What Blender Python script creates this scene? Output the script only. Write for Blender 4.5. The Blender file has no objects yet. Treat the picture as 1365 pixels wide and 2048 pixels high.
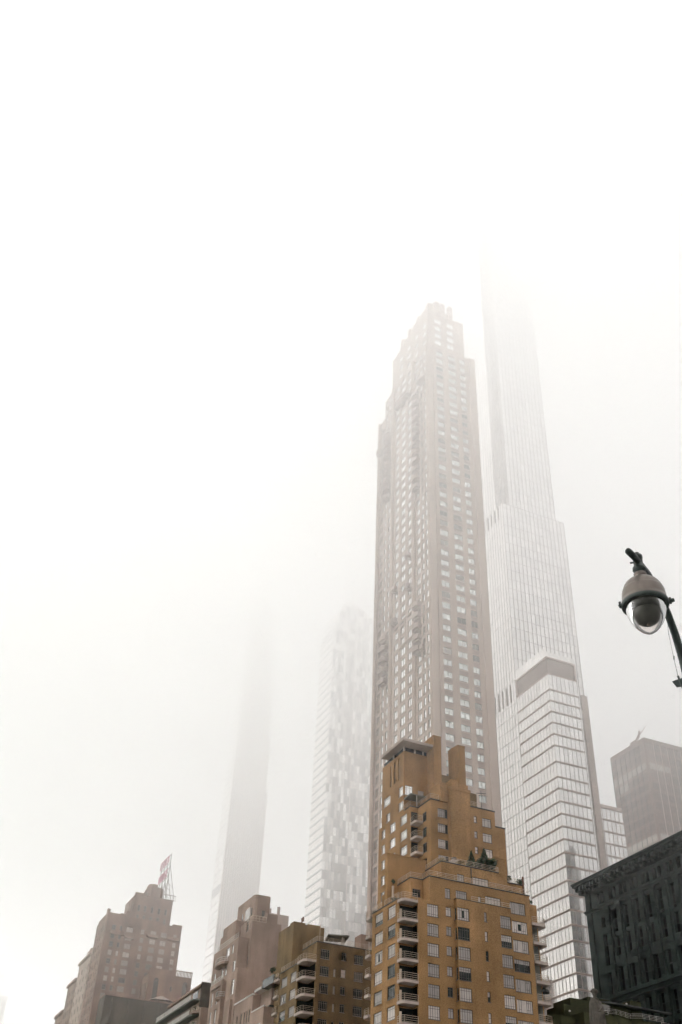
import bpy, math, random
from mathutils import Matrix, Vector

random.seed(11)
sc = bpy.context.scene
C = sc.collection

# ---------------------------------------------------------------- camera
cam = bpy.data.cameras.new('camera')
camera = bpy.data.objects.new('camera', cam)
C.objects.link(camera)
sc.camera = camera
cam.sensor_fit = 'VERTICAL'
cam.sensor_height = 36.0
cam.lens = 36.0
cam.clip_start = 0.1
cam.clip_end = 9000.0
PITCH, ROLL, YAW = (math.radians(a) for a in (38.208, 2.912, 22.789))
_f = Vector((math.sin(YAW) * math.cos(PITCH), math.cos(YAW) * math.cos(PITCH), math.sin(PITCH)))
_r = Vector((math.cos(YAW), -math.sin(YAW), 0.0))
_u = _r.cross(_f)
_m = Matrix((math.cos(ROLL) * _r + math.sin(ROLL) * _u, math.cos(ROLL) * _u - math.sin(ROLL) * _r, -_f)).transposed().to_4x4()
_m.translation = Vector((0.0, 0.0, 1.7))
camera.matrix_world = _m

# ---------------------------------------------------------------- sky, sun, exposure
SUN_EL, SUN_AZ = math.radians(28), math.radians(309)      # azimuth clockwise from +Y
world = bpy.data.worlds.new('World')
sc.world = world
world.use_nodes = True
wn = world.node_tree
sky = wn.nodes.new('ShaderNodeTexSky')
sky.sky_type = 'NISHITA'
sky.sun_disc = False
sky.sun_elevation = SUN_EL
sky.sun_rotation = SUN_AZ
sky.dust_density = 10.0
hsv = wn.nodes.new('ShaderNodeHueSaturation')
hsv.inputs['Saturation'].default_value = 0.04              # overcast: the blue is washed out
wn.links.new(sky.outputs[0], hsv.inputs['Color'])
wn.links.new(hsv.outputs[0], wn.nodes['Background'].inputs[0])
wn.nodes['Background'].inputs[1].default_value = 0.13

sun = bpy.data.lights.new('sun', 'SUN')
sun.energy = 0.8
sun.angle = math.radians(15)
sun.color = (1.0, 0.98, 0.955)
sun_ob = bpy.data.objects.new('sun', sun)
C.objects.link(sun_ob)
_d = Vector((math.sin(SUN_AZ) * math.cos(SUN_EL), math.cos(SUN_AZ) * math.cos(SUN_EL), math.sin(SUN_EL)))
sun_ob.rotation_euler = _d.to_track_quat('Z', 'Y').to_euler()
sun_ob.location = _d * 900

sc.view_settings.view_transform = 'Standard'
sc.view_settings.look = 'None'
sc.view_settings.gamma = 1.0
sc.view_settings.exposure = 1.68

cy = sc.cycles
cy.use_denoising = True
cy.use_adaptive_sampling = True
cy.adaptive_threshold = 0.05
cy.adaptive_min_samples = 24
cy.max_bounces = 32
cy.diffuse_bounces = 3
cy.glossy_bounces = 3
cy.transmission_bounces = 4
cy.transparent_max_bounces = 8
cy.volume_bounces = 28
cy.volume_step_rate = 3.0
cy.volume_max_steps = 128
cy.sample_clamp_indirect = 8.0

HAZE_A, HAZE_P, HAZE_BASE, HAZE_TOP, HAZE_G = 1.5e-5, 1.2, 35.0, 290.0, 0.4

# ---------------------------------------------------------------- materials
MATS = {}


def material(name, col, rough=0.85, var=0.14, scale=0.6, metal=0.0, spec=0.4, rnd=0.0, streak=0.0, grain=0.0, tint=None, bump=0.0):
    """Principled material whose colour wanders with world-space noise, rain streaks and per-piece variation."""
    m = bpy.data.materials.new(name)
    m.use_nodes = True
    t = m.node_tree
    b = t.nodes['Principled BSDF']
    b.inputs['Roughness'].default_value = rough
    b.inputs['Metallic'].default_value = metal
    b.inputs['Specular IOR Level'].default_value = spec
    L = t.links.new
    geo = t.nodes.new('ShaderNodeNewGeometry')
    fac = None

    def mul(a, bb):
        n = t.nodes.new('ShaderNodeMath')
        n.operation = 'MULTIPLY'
        L(a, n.inputs[0])
        L(bb, n.inputs[1])
        return n.outputs[0]

    def rng(src, lo, hi, a=0.25, c=0.75):
        n = t.nodes.new('ShaderNodeMapRange')
        n.inputs['From Min'].default_value = a
        n.inputs['From Max'].default_value = c
        n.inputs['To Min'].default_value = lo
        n.inputs['To Max'].default_value = hi
        L(src, n.inputs['Value'])
        return n.outputs[0]

    def noise(sc_, stretch=None, detail=3.0):
        n = t.nodes.new('ShaderNodeTexNoise')
        n.inputs['Scale'].default_value = sc_
        n.inputs['Detail'].default_value = detail
        src = geo.outputs['Position']
        if stretch:
            mp = t.nodes.new('ShaderNodeMapping')
            mp.inputs['Scale'].default_value = stretch
            L(src, mp.inputs['Vector'])
            src = mp.outputs[0]
        L(src, n.inputs['Vector'])
        return n.outputs[0]

    facs = []
    if var:
        facs.append(rng(noise(scale), 1 - var, 1 + var))
    if streak:
        facs.append(rng(noise(0.55, (1, 1, 0.12), 5.0), 1 - streak, 1 + streak * 0.5))
        facs.append(rng(noise(0.09, None, 5.0), 1 - streak * 0.8, 1 + streak * 0.8))
    if grain:
        facs.append(rng(noise(6.0, None, 1.0), 1 - grain, 1 + grain))
        g_src = noise(6.0, None, 2.0)
        if bump:
            bp = t.nodes.new('ShaderNodeBump')
            bp.inputs['Strength'].default_value = bump
            bp.inputs['Distance'].default_value = 0.05
            L(g_src, bp.inputs['Height'])
            L(bp.outputs[0], b.inputs['Normal'])
    if rnd:
        oi = t.nodes.new('ShaderNodeObjectInfo')
        a = t.nodes.new('ShaderNodeMath')
        a.operation = 'ADD'
        L(oi.outputs['Random'], a.inputs[0])
        L(geo.outputs['Random Per Island'], a.inputs[1])
        fr = t.nodes.new('ShaderNodeMath')
        fr.operation = 'FRACT'
        L(a.outputs[0], fr.inputs[0])
        facs.append(rng(fr.outputs[0], 1 - rnd, 1 + rnd, 0.0, 1.0))
    for f in facs:
        fac = f if fac is None else mul(fac, f)
    if fac is None:
        b.inputs['Base Color'].default_value = (*col, 1)
    else:
        vm = t.nodes.new('ShaderNodeVectorMath')
        vm.operation = 'SCALE'
        vm.inputs[0].default_value = col
        L(fac, vm.inputs['Scale'])
        L(vm.outputs[0], b.inputs['Base Color'])
    MATS[name] = m
    return m


material('tan_brick', (0.36, 0.205, 0.092), 0.92, 0.22, 0.22, streak=0.2, grain=0.24, bump=0.6, spec=0.2)
material('brown_brick', (0.215, 0.142, 0.072), 0.92, 0.24, 0.25, streak=0.3, grain=0.2, bump=0.5, spec=0.2)
material('olive_brick', (0.045, 0.046, 0.016), 0.9, 0.2, 0.4, streak=0.2, grain=0.15)
material('beige_stone', (0.38, 0.272, 0.218), 0.9, 0.16, 0.22, streak=0.22, grain=0.1)
material('rose_brick', (0.33, 0.218, 0.168), 0.9, 0.2, 0.18, streak=0.22, grain=0.14)
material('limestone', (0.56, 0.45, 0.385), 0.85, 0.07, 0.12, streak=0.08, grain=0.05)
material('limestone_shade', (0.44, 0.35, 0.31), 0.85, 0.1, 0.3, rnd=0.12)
material('shade_dark_stone', (0.016, 0.029, 0.024), 0.9, 0.3, 0.5, streak=0.3, grain=0.25, bump=0.6)  # near-black green carries the block's shade; the stone itself is grey
material('dark_wall', (0.12, 0.095, 0.072), 0.9, 0.2, 0.2, streak=0.25)
material('concrete', (0.5, 0.41, 0.36), 0.85, 0.12, 0.7, streak=0.15)
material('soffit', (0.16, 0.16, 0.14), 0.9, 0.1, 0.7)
material('rail_paint', (0.55, 0.44, 0.34), 0.6, 0.1, 1.0)
material('white_rail', (0.62, 0.57, 0.53), 0.6, 0.1, 1.0)
material('window_frame', (0.12, 0.105, 0.095), 0.5, 0.08, 1.0)
material('pale_frame', (0.34, 0.30, 0.27), 0.5, 0.1, 1.0)
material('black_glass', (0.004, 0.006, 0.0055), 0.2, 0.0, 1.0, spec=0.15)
material('dark_trim', (0.06, 0.065, 0.06), 0.6, 0.1, 1.0)
material('blind_glass', (0.52, 0.455, 0.415), 0.22, 0.1, 1.5, spec=0.9, rnd=0.3)
material('sky_glass', (0.92, 0.91, 0.90), 0.06, 0.0, 0.4, metal=1.0, rnd=0.06)
material('pale_glass', (0.66, 0.67, 0.645), 0.12, 0.0, 0.4, metal=0.75, rnd=0.12)
material('dark_glass', (0.012, 0.019, 0.017), 0.12, 0.0, 1.0, spec=0.45)
material('grey_glass', (0.30, 0.28, 0.26), 0.15, 0.05, 0.4, metal=0.5, rnd=0.5)
material('tower_glass', (0.84, 0.81, 0.79), 0.05, 0.02, 0.2, metal=0.9, rnd=0.05)
material('tower_glass_west', (0.84, 0.82, 0.805), 0.05, 0.02, 0.2, metal=0.9, rnd=0.06)
material('band_metal', (0.56, 0.45, 0.40), 0.5, 0.08, 0.5, metal=0.2)
material('mullion_metal', (0.42, 0.37, 0.345), 0.45, 0.0, 1.0, metal=0.3)
material('louver', (0.33, 0.255, 0.22), 0.6, 0.06, 0.5)
material('patch_glass', (0.66, 0.63, 0.605), 0.12, 0.0, 0.4, metal=0.8, rnd=0.16)
material('shade_glass', (0.47, 0.43, 0.40), 0.12, 0.0, 0.4, metal=0.7, rnd=0.14)
material('terracotta', (0.55, 0.44, 0.385), 0.7, 0.08, 0.2, rnd=0.1)
material('bronze_channel', (0.30, 0.23, 0.195), 0.6, 0.08, 0.2)
material('bronze_metal', (0.17, 0.088, 0.056), 0.45, 0.1, 0.4, metal=0.3)
material('bronze_glass', (0.15, 0.085, 0.06), 0.2, 0.0, 0.4, metal=0.12, rnd=0.22)
material('bronze_glass_lit', (0.5, 0.44, 0.39), 0.2, 0.0, 0.4, metal=0.4, rnd=0.18)
material('sign_red', (0.6, 0.22, 0.31), 0.5, 0.0, 1.0)
material('sign_steel', (0.30, 0.25, 0.24), 0.5, 0.0, 1.0)
material('awning', (0.50, 0.42, 0.37), 0.8, 0.1, 1.0)
material('foliage', (0.045, 0.075, 0.035), 0.8, 0.35, 2.0, rnd=0.45)
material('autumn_foliage', (0.20, 0.13, 0.025), 0.8, 0.3, 2.0, rnd=0.4)
material('lamp_paint', (0.022, 0.035, 0.03), 0.45, 0.15, 5.0, spec=0.5)
material('lamp_alloy', (0.165, 0.14, 0.122), 0.36, 0.18, 7.0, metal=0.8)
material('lamp_inner', (0.06, 0.066, 0.058), 0.3, 0.2, 9.0)
material('statue_stone', (0.10, 0.086, 0.07), 0.75, 0.35, 2.5, streak=0.3)
material('granite', (0.24, 0.22, 0.2), 0.8, 0.15, 1.0)
material('asphalt', (0.05, 0.05, 0.05), 0.9, 0.2, 0.5)
material('paving', (0.30, 0.29, 0.28), 0.9, 0.15, 0.7)
material('lawn', (0.05, 0.07, 0.03), 0.95, 0.3, 0.1)
material('road_paint', (0.7, 0.7, 0.68), 0.8, 0.1, 1.0)
material('cloth_yellow', (0.5, 0.33, 0.05), 0.8, 0.1, 1.0)


def clear_glass():
    m = bpy.data.materials.new('clear_glass')
    m.use_nodes = True
    t = m.node_tree
    t.nodes.clear()
    o = t.nodes.new('ShaderNodeOutputMaterial')
    mx = t.nodes.new('ShaderNodeMixShader')
    tr = t.nodes.new('ShaderNodeBsdfTransparent')
    tr.inputs[0].default_value = (0.93, 0.90, 0.88, 1)
    gl = t.nodes.new('ShaderNodeBsdfGlossy')
    gl.inputs['Roughness'].default_value = 0.06
    lw = t.nodes.new('ShaderNodeLayerWeight')
    lw.inputs['Blend'].default_value = 0.25
    t.links.new(lw.outputs['Fresnel'], mx.inputs[0])
    t.links.new(tr.outputs[0], mx.inputs[1])
    t.links.new(gl.outputs[0], mx.inputs[2])
    t.links.new(mx.outputs[0], o.inputs[0])
    MATS['clear_glass'] = m


clear_glass()


# ---------------------------------------------------------------- mesh helpers
class MB:
    def __init__(self):
        self.v, self.f, self.mi = [], [], []

    def quad(self, a, b, c, d, mi=0):
        n = len(self.v)
        self.v += [a, b, c, d]
        self.f.append((n, n + 1, n + 2, n + 3))
        self.mi.append(mi)

    def box(self, x0, x1, y0, y1, z0, z1, mi=0, skip=''):
        n = len(self.v)
        self.v += [(x, y, z) for x in (x0, x1) for y in (y0, y1) for z in (z0, z1)]
        for k, q in (('n', (0, 1, 3, 2)), ('s', (4, 6, 7, 5)), ('w', (0, 4, 5, 1)), ('e', (2, 3, 7, 6)), ('b', (0, 2, 6, 4)), ('t', (1, 5, 7, 3))):
            if k not in skip:
                self.f.append(tuple(n + i for i in q))
                self.mi.append(mi)
        return self

    def prism(self, poly, z0, z1, mi=0):
        n = len(self.v)
        k = len(poly)
        self.v += [(x, y, z0) for x, y in poly] + [(x, y, z1) for x, y in poly]
        self.f.append(tuple(range(n + k - 1, n - 1, -1)))
        self.f.append(tuple(range(n + k, n + 2 * k)))
        for i in range(k):
            j = (i + 1) % k
            self.f.append((n + i, n + j, n + k + j, n + k + i))
        self.mi += [mi] * (k + 2)
        return self

    def tube(self, pts, r, n=8, cap=True, mi=0):
        pts = [Vector(p) for p in pts]
        rr = r if isinstance(r, (list, tuple)) else [r] * len(pts)
        base = len(self.v)
        for i, p in enumerate(pts):
            t = (pts[min(i + 1, len(pts) - 1)] - pts[max(i - 1, 0)]).normalized()
            a = t.cross(Vector((0, 0, 1)))
            if a.length < 1e-3:
                a = t.cross(Vector((1, 0, 0)))
            a.normalize()
            b = t.cross(a)
            for k in range(n):
                w = 2 * math.pi * k / n
                self.v.append(tuple(p + rr[i] * (math.cos(w) * a + math.sin(w) * b)))
        for i in range(len(pts) - 1):
            for k in range(n):
                j = (k + 1) % n
                self.f.append((base + i * n + k, base + i * n + j, base + (i + 1) * n + j, base + (i + 1) * n + k))
                self.mi.append(mi)
        if cap:
            self.f.append(tuple(base + k for k in range(n - 1, -1, -1)))
            self.f.append(tuple(base + (len(pts) - 1) * n + k for k in range(n)))
            self.mi += [mi, mi]
        return self

    def lathe(self, prof, c=(0, 0, 0), n=32, mi=0):
        base = len(self.v)
        for r, z in prof:
            for k in range(n):
                w = 2 * math.pi * k / n
                self.v.append((c[0] + r * math.cos(w), c[1] + r * math.sin(w), c[2] + z))
        for i in range(len(prof) - 1):
            for k in range(n):
                j = (k + 1) % n
                self.f.append((base + i * n + k, base + i * n + j, base + (i + 1) * n + j, base + (i + 1) * n + k))
                self.mi.append(mi)
        return self

    def mesh(self, name, mats, smooth=False):
        me = bpy.data.meshes.new(name)
        me.from_pydata(self.v, [], self.f)
        for m in (mats if isinstance(mats, (list, tuple)) else [mats]):
            me.materials.append(MATS[m])
        if len(set(self.mi)) > 1:
            me.polygons.foreach_set('material_index', self.mi)
        if smooth:
            me.polygons.foreach_set('use_smooth', [True] * len(me.polygons))
        me.update()
        return me


def thing(name, label, cat, loc, group=None, kind=None):
    o = bpy.data.objects.new(name, None)
    o.empty_display_size = 0.5
    C.objects.link(o)
    o.location = loc
    o['label'] = label
    o['category'] = cat
    if group:
        o['group'] = group
    if kind:
        o['kind'] = kind
    return o


def tag(o, label, cat, group=None):
    o['label'] = label
    o['category'] = cat
    if group:
        o['group'] = group
    return o


def put(name, me, parent=None, loc=(0, 0, 0), rot=(0, 0, 0), kind=None):
    """Link a mesh at a world place; a top-level parent (an Empty) is compensated for."""
    o = bpy.data.objects.new(name, me)
    C.objects.link(o)
    o.location = loc
    o.rotation_euler = rot
    if parent is not None:
        o.parent = parent
        if parent.type == 'EMPTY':
            o.matrix_parent_inverse = Matrix.Translation(-Vector(parent.location))
    if kind:
        o['kind'] = kind
    return o


def part(name, mb, mat, parent=None, smooth=False, kind=None):
    return put(name, mb.mesh(name, mat, smooth), parent, kind=kind)


ROT = {'W': 0.0, 'N': -math.pi / 2}          # W: faces the camera square (-Y); N: faces left (-X)


def fp(face, plane):
    if face == 'W':
        return lambda u, z, d: (u, plane + d, z)
    return lambda u, z, d: (plane + d, u, z)


def face_with_holes(mb, face, plane, u0, u1, z0, z1, holes, depth=0.25, mi=0):
    P = fp(face, plane)
    holes = [h for h in holes if h[1] > u0 and h[0] < u1 and h[3] > z0 and h[2] < z1]
    zs = sorted({z0, z1, *[round(h[2], 4) for h in holes], *[round(h[3], 4) for h in holes]})
    for a, b in zip(zs, zs[1:]):
        row = sorted([h for h in holes if h[2] <= a + 1e-3 and h[3] >= b - 1e-3])
        u = u0
        for h in row:
            if h[0] > u + 1e-4:
                mb.quad(P(u, a, 0), P(h[0], a, 0), P(h[0], b, 0), P(u, b, 0), mi)
            u = h[1]
        if u1 > u + 1e-4:
            mb.quad(P(u, a, 0), P(u1, a, 0), P(u1, b, 0), P(u, b, 0), mi)
    for h in holes:
        a, b, c, d = h[:4]
        mb.quad(P(a, c, 0), P(a, d, 0), P(a, d, depth), P(a, c, depth), mi)
        mb.quad(P(b, c, 0), P(b, d, 0), P(b, d, depth), P(b, c, depth), mi)
        mb.quad(P(a, c, 0), P(b, c, 0), P(b, c, depth), P(a, c, depth), mi)
        mb.quad(P(a, d, 0), P(b, d, 0), P(b, d, depth), P(a, d, depth), mi)


WIN = {}


def window_meshes(w, h, style, frame='window_frame', thick=0.06):
    """(frame mesh, pane mesh) of a steel casement; origin at the middle of the sill, local +y goes into the wall."""
    key = (round(w, 2), round(h, 2), style, frame)
    if key in WIN:
        return WIN[key]
    fm = MB()
    t, y0, y1 = thick, 0.10, 0.19
    a = w / 2
    fm.box(-a, a, y0, y1, 0, t)
    fm.box(-a, a, y0, y1, h - t, h)
    fm.box(-a, -a + t, y0, y1, t, h - t)
    fm.box(a - t, a, y0, y1, t, h - t)
    fm.box(-a - 0.06, a + 0.06, -0.05, 0.1, -0.09, -0.005)                   # sill
    m = t * 0.42
    if style == 'five':
        for x in (-0.3, -0.1, 0.1, 0.3):
            fm.box(w * x - m, w * x + m, y0 + 0.02, y1 - 0.01, t, h - t)
        fm.box(-a + t, a - t, y0 + 0.025, y1 - 0.015, h * 0.8 - m, h * 0.8 + m)
        fm.box(-a + t, a - t, y0 + 0.025, y1 - 0.015, h * 0.2 - m, h * 0.2 + m)
    elif style == 'wide':
        for x in (-0.34, -0.2, 0.14, 0.25, 0.38):
            fm.box(w * x - m, w * x + m, y0 + 0.02, y1 - 0.01, t, h - t)
        fm.box(-w * 0.34, -w * 0.2, y0 + 0.025, y1 - 0.015, h * 0.25 - m, h * 0.25 + m)
        fm.box(w * 0.14, w * 0.38, y0 + 0.025, y1 - 0.015, h * 0.25 - m, h * 0.25 + m)
        fm.box(w * 0.14, w * 0.38, y0 + 0.025, y1 - 0.015, h * 0.8 - m, h * 0.8 + m)
    elif style == 'three':
        for x in (-0.2, 0.2):
            fm.box(w * x - m, w * x + m, y0 + 0.02, y1 - 0.01, t, h - t)
        fm.box(-a + t, a - t, y0 + 0.025, y1 - 0.015, h * 0.78 - m, h * 0.78 + m)
    elif style == 'pair':
        fm.box(-m, m, y0 + 0.02, y1 - 0.01, t, h - t)
        fm.box(-a + t, a - t, y0 + 0.025, y1 - 0.015, h * 0.75 - m, h * 0.75 + m)
    elif style == 'sash':
        fm.box(-a + t, a - t, y0 + 0.02, y1 - 0.01, h * 0.5 - m, h * 0.5 + m)
    pm = MB().box(-a + t * 0.5, a - t * 0.5, 0.16, 0.18, t * 0.5, h - t * 0.5)
    WIN[key] = (fm.mesh('window', frame), {g: pm.mesh('pane', g) for g in ('blind_glass', 'dark_glass', 'sky_glass', 'grey_glass', 'pale_glass')})
    P = WIN[key][1]
    b = -a + t * 0.5
    q = random.choice((0.35, 0.5, 0.65))
    P['half'] = MB().box(b, -b, 0.16, 0.18, h * q, h - t * 0.5, 0).box(b, -b, 0.16, 0.18, t * 0.5, h * q, 1).mesh('pane', ['blind_glass', 'dark_glass'])
    P['lites'] = MB().box(b, -b, 0.16, 0.18, t * 0.5, h - t * 0.5, 0).box(-w * 0.1, w * 0.1, 0.15, 0.158, h * 0.22, h * 0.78, 1).mesh('pane', ['blind_glass', 'dark_glass'])
    P['side'] = MB().box(b, w * 0.24, 0.16, 0.18, t * 0.5, h - t * 0.5, 0).box(w * 0.24, -b, 0.16, 0.18, t * 0.5, h - t * 0.5, 1).mesh('pane', ['blind_glass', 'dark_glass'])
    return WIN[key]


def add_window(parent, face, plane, u, z, w, h, style='five', glass='blind_glass', frame='window_frame', thick=0.06):
    fm, pms = window_meshes(w, h, style, frame, thick)
    loc = (u, plane, z) if face == 'W' else (plane, u, z)
    o = put('window', fm, parent, loc, (0, 0, ROT[face]))
    put('pane', pms[glass], o)
    return o


def mass(parent, name, x0, x1, y0, y1, z0, z1, mat, W=(), N=(), depth=0.25, skip=''):
    """A block of building with window openings cut in the faces the street sees. Windows: (u, sill z, w, h, style, glass[, frame])."""
    mb = MB()
    hW = [(q[0] - q[2] / 2, q[0] + q[2] / 2, q[1], q[1] + q[3]) for q in W]
    hN = [(q[0] - q[2] / 2, q[0] + q[2] / 2, q[1], q[1] + q[3]) for q in N]
    face_with_holes(mb, 'W', y0, x0, x1, z0, z1, hW, depth)
    face_with_holes(mb, 'N', x0, y0, y1, z0, z1, hN, depth)
    mb.box(x0, x1, y0, y1, z0, z1, skip='nwb' + skip)
    o = part(name, mb, mat, parent)
    for q in W:
        add_window(parent, 'W', y0, *q)
    for q in N:
        add_window(parent, 'N', x0, *q)
    return o


def railing(parent, pts, h=1.0, rails=4, mat='rail_paint', post=1.6, r=0.03, name='railing', z0=0.12):
    mb = MB()
    for a, b in zip(pts, pts[1:]):
        a, b = Vector(a), Vector(b)
        for k in range(rails):
            dz = Vector((0, 0, z0 + (h - z0) * k / max(1, rails - 1)))
            rr = r * (1.25 if k == rails - 1 else 1.0)
            mb.tube([a + dz, b + dz], rr, 5)
        n = max(1, int((b - a).length / post + 0.5))
        for i in range(n + 1):
            p = a.lerp(b, i / n)
            mb.tube([p, p + Vector((0, 0, h))], r * 1.1, 5)
    return part(name, mb, mat, parent)


def coping(parent, x0, x1, y0, y1, z, mat='concrete', t=0.22, o=0.1, name='coping'):
    """Stone edge along the two street sides of a roof, slightly proud of the wall below."""
    mb = MB()
    mb.box(x0 - o, x1, y0 - o, y0 + 0.35, z, z + t)
    mb.box(x0 - o, x0 + 0.35, y0 + 0.35, y1, z, z + t)
    return part(name, mb, mat, parent)


def bglass(dark=0.12):
    r = random.random()
    if r < dark:
        return 'dark_glass'
    return 'blind_glass' if r < dark + 0.68 else random.choice(('half', 'lites', 'half'))


# ---------------------------------------------------------------- ground (all of it below the frame)
def ground():
    o = part('ground', MB().box(-615, 615, -515, 935, -0.6, 0.0), 'paving')
    o['kind'] = 'structure'
    r = part('road', MB().box(52, 74, 30, 930, 0.002, 0.006).prism([(55.4 + 46 * math.cos(a), 73.5 + 46 * math.sin(a)) for a in [i * math.pi / 24 for i in range(48)]], 0.0065, 0.0105), 'asphalt')
    r['kind'] = 'structure'
    mk = MB()
    for i in range(60):
        mk.box(62.9, 63.1, 125 + i * 9, 128 + i * 9, 0.0145, 0.0185)
    p = part('road_marking', mk, 'road_paint')
    p['kind'] = 'structure'
    g = part('lawn', MB().box(-600, 48, 130, 930, 0.0, 0.12), 'lawn')
    g['kind'] = 'structure'


ground()


# ---------------------------------------------------------------- tan brick apartment house
def balcony(parent, poly, z, rail_pts, t=0.42, door=None):
    s = part('balcony', MB().prism(poly, z - t, z), 'concrete', parent)
    railing(s, [(x, y, z) for x, y in rail_pts], 1.05, 4)
    return s


def tan_house():
    t = thing('brick_apartment_house', 'tan brick apartment house stepping up in terraces with a penthouse and two square chimneys', 'apartment house', (90, 160, 0))
    F = 3.06
    top = [55.4 - F * k for k in range(-1, 10)]          # window heads, from the terrace storey down
    W, N = [], []
    for k, z in enumerate(top):
        if k == 0:
            continue
        dk = k in (5,)
        W.append((82.76, z - 1.93, 2.05, 1.93, 'five', bglass(0.04)))
        W.append((85.67, z - 1.4, 0.97, 1.4, 'pair', bglass(0.35)))
        W.append((99.3, z - 2.0, 3.0, 1.9, 'wide', bglass(0.05)))
        N.append((154.2, z - 1.95, 2.7, 1.95, 'five', bglass(0.04)))
        N.append((158.9, z - 1.95, 2.9, 1.95, 'five', bglass(0.04)))
    mass(t, 'wall', 80.0, 101.7, 150.0, 163.4, 0, 55.9, 'tan_brick', W)
    part('wall', MB().box(86.0, 101.69, 163.402, 176.0, 0, 55.9), 'tan_brick', t)
    mass(t, 'wall', 77.4, 79.998, 151.7, 161.5, 0, 55.9, 'tan_brick', [], N)
    # projecting bay with corner windows
    Wb, Nb = [], []
    for k, z in enumerate(top):
        if k == 0:
            continue
        Wb.append((87.9, z - 1.95, 2.2, 1.95, 'five', bglass(0.04)))
        Wb.append((92.1, z - 1.5, 0.52, 1.5, 'sash', bglass(0.3)))
        Wb.append((95.95, z - 1.95, 2.05, 1.95, 'five', bglass(0.04)))
        Nb.append((149.55, z - 1.9, 0.66, 1.85, 'sash', 'dark_glass'))
    mass(t, 'bay', 86.7, 97.1, 149.05, 149.998, 0, 56.75, 'tan_brick', Wb, Nb, depth=0.22)
    coping(t, 86.7, 97.1, 149.05, 149.9, 56.75, 'dark_trim', 0.1, 0.06)
    railing(t, [(89.6, 149.15, 56.85), (97.0, 149.15, 56.85)], 0.75, 3)
    # first set-back storey
    z = top[0]
    T1 = [(85.6, z - 1.6, 1.0, 1.6, 'pair', 'blind_glass'), (88.2, z - 1.9, 2.1, 1.9, 'five', bglass(0.04)), (91.7, z - 1.9, 0.55, 1.6, 'sash', 'blind_glass'),
          (94.3, z - 1.9, 3.0, 1.9, 'five', bglass(0.04)), (99.1, z - 2.0, 3.0, 1.9, 'wide', bglass(0.05))]
    mass(t, 'wall', 82.2, 101.6, 150.003, 168, 55.9, 59.85, 'tan_brick', T1)
    mass(t, 'wall', 79.9, 82.198, 152.3, 163, 55.9, 59.85, 'tan_brick', [(81.0, 57.0, 1.5, 1.2, 'three', 'dark_glass')])
    cp = MB().box(82.1, 101.7, 149.9, 150.3, 59.85, 60.0).box(82.05, 82.45, 150.3, 152.3, 59.85, 60.0).box(79.8, 82.05, 152.2, 152.6, 59.85, 60.0).box(79.8, 80.2, 152.6, 157, 59.85, 60.0)
    part('coping', cp, 'dark_trim', t)
    railing(t, [(79.95, 157, 60), (79.95, 152.4, 60), (82.2, 152.4, 60), (82.2, 150.1, 60), (101.5, 150.1, 60)], 0.9, 4)
    # second set-back storey
    T2 = [(89.0, 59.9, 1.35, 1.9, 'three', 'blind_glass'), (92.9, 59.9, 3.1, 1.9, 'five', bglass(0.04))]
    mass(t, 'wall', 85.3, 96.6, 151.4, 176, 59.85, 63.3, 'tan_brick', T2)
    mass(t, 'wall', 98.9, 103.2, 154.0, 176, 55.9, 63.0, 'tan_brick', [(100.6, 59.9, 1.0, 1.9, 'three', 'blind_glass')])
    cp = MB().box(85.2, 96.6, 151.3, 151.7, 63.3, 63.45).box(85.2, 85.6, 151.7, 157, 63.3, 63.45).box(98.9, 103.3, 153.9, 154.3, 63.0, 63.15)
    part('coping', cp, 'dark_trim', t)
    railing(t, [(85.35, 157, 63.45), (85.35, 151.5, 63.45), (96.6, 151.5, 63.45)], 0.9, 4)
    railing(t, [(99, 154.1, 63.15), (103.1, 154.1, 63.15), (103.1, 158, 63.15)], 0.9, 4)
    part('buttress', MB().box(96.6, 98.9, 152.4, 157.2, 55.9, 66.3).box(96.5, 99.0, 152.3, 157.3, 66.3, 66.55), 'tan_brick', t)
    part('drain_pipe', MB().tube([(91.0, 151.25, 60.0), (91.0, 151.25, 63.2)], 0.09, 6), 'dark_trim', t)
    # step down at the right-hand corner and the vent pipe on it
    part('wall', MB().box(101.7, 103.6, 151.0, 170, 0, 58.9), 'tan_brick', t)
    part('vent_pipe', MB().tube([(101.2, 151, 59.9), (101.2, 151, 63.4)], 0.16, 8), 'bronze_metal', t)
    # terrace above the corner balconies, and the blank screen wall on it
    cp = MB().box(77.3, 77.7, 151.7, 161.5, 55.9, 56.05)
    part('coping', cp, 'dark_trim', t)
    railing(t, [(77.45, 157, 56.05), (77.45, 151.8, 56.05)], 0.9, 4)
    railing(t, [(77.45, 161.4, 56.05), (77.45, 158, 56.05)], 0.9, 4)
    part('screen_wall', MB().box(77.9, 85.5, 157.0, 157.7, 56, 65.0).box(77.85, 85.5, 156.95, 157.75, 65.0, 65.2), 'tan_brick', t)
    # tower
    A = [76.0 - 2.95 * k for k in range(6)]
    Nt = []
    for k, z in enumerate(A):
        Nt.append((164.75, z - 1.75, 2.7, 1.75, 'five', 'sky_glass', 'pale_frame'))
        Nt.append((169.3, z - 1.75, 2.3, 1.75, 'three', 'sky_glass', 'pale_frame'))
        Nt.append((173.2, z - 1.75, 1.6, 1.75, 'three', 'sky_glass', 'pale_frame'))
    Nt.append((165.9, 77.3, 2.0, 1.7, 'three', 'sky_glass', 'pale_frame'))
    Nt.append((171.9, 80.3, 3.0, 1.75, 'five', 'sky_glass', 'pale_frame'))
    Nt.append((171.2, 76.9, 1.6, 1.7, 'three', 'sky_glass', 'pale_frame'))
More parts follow.
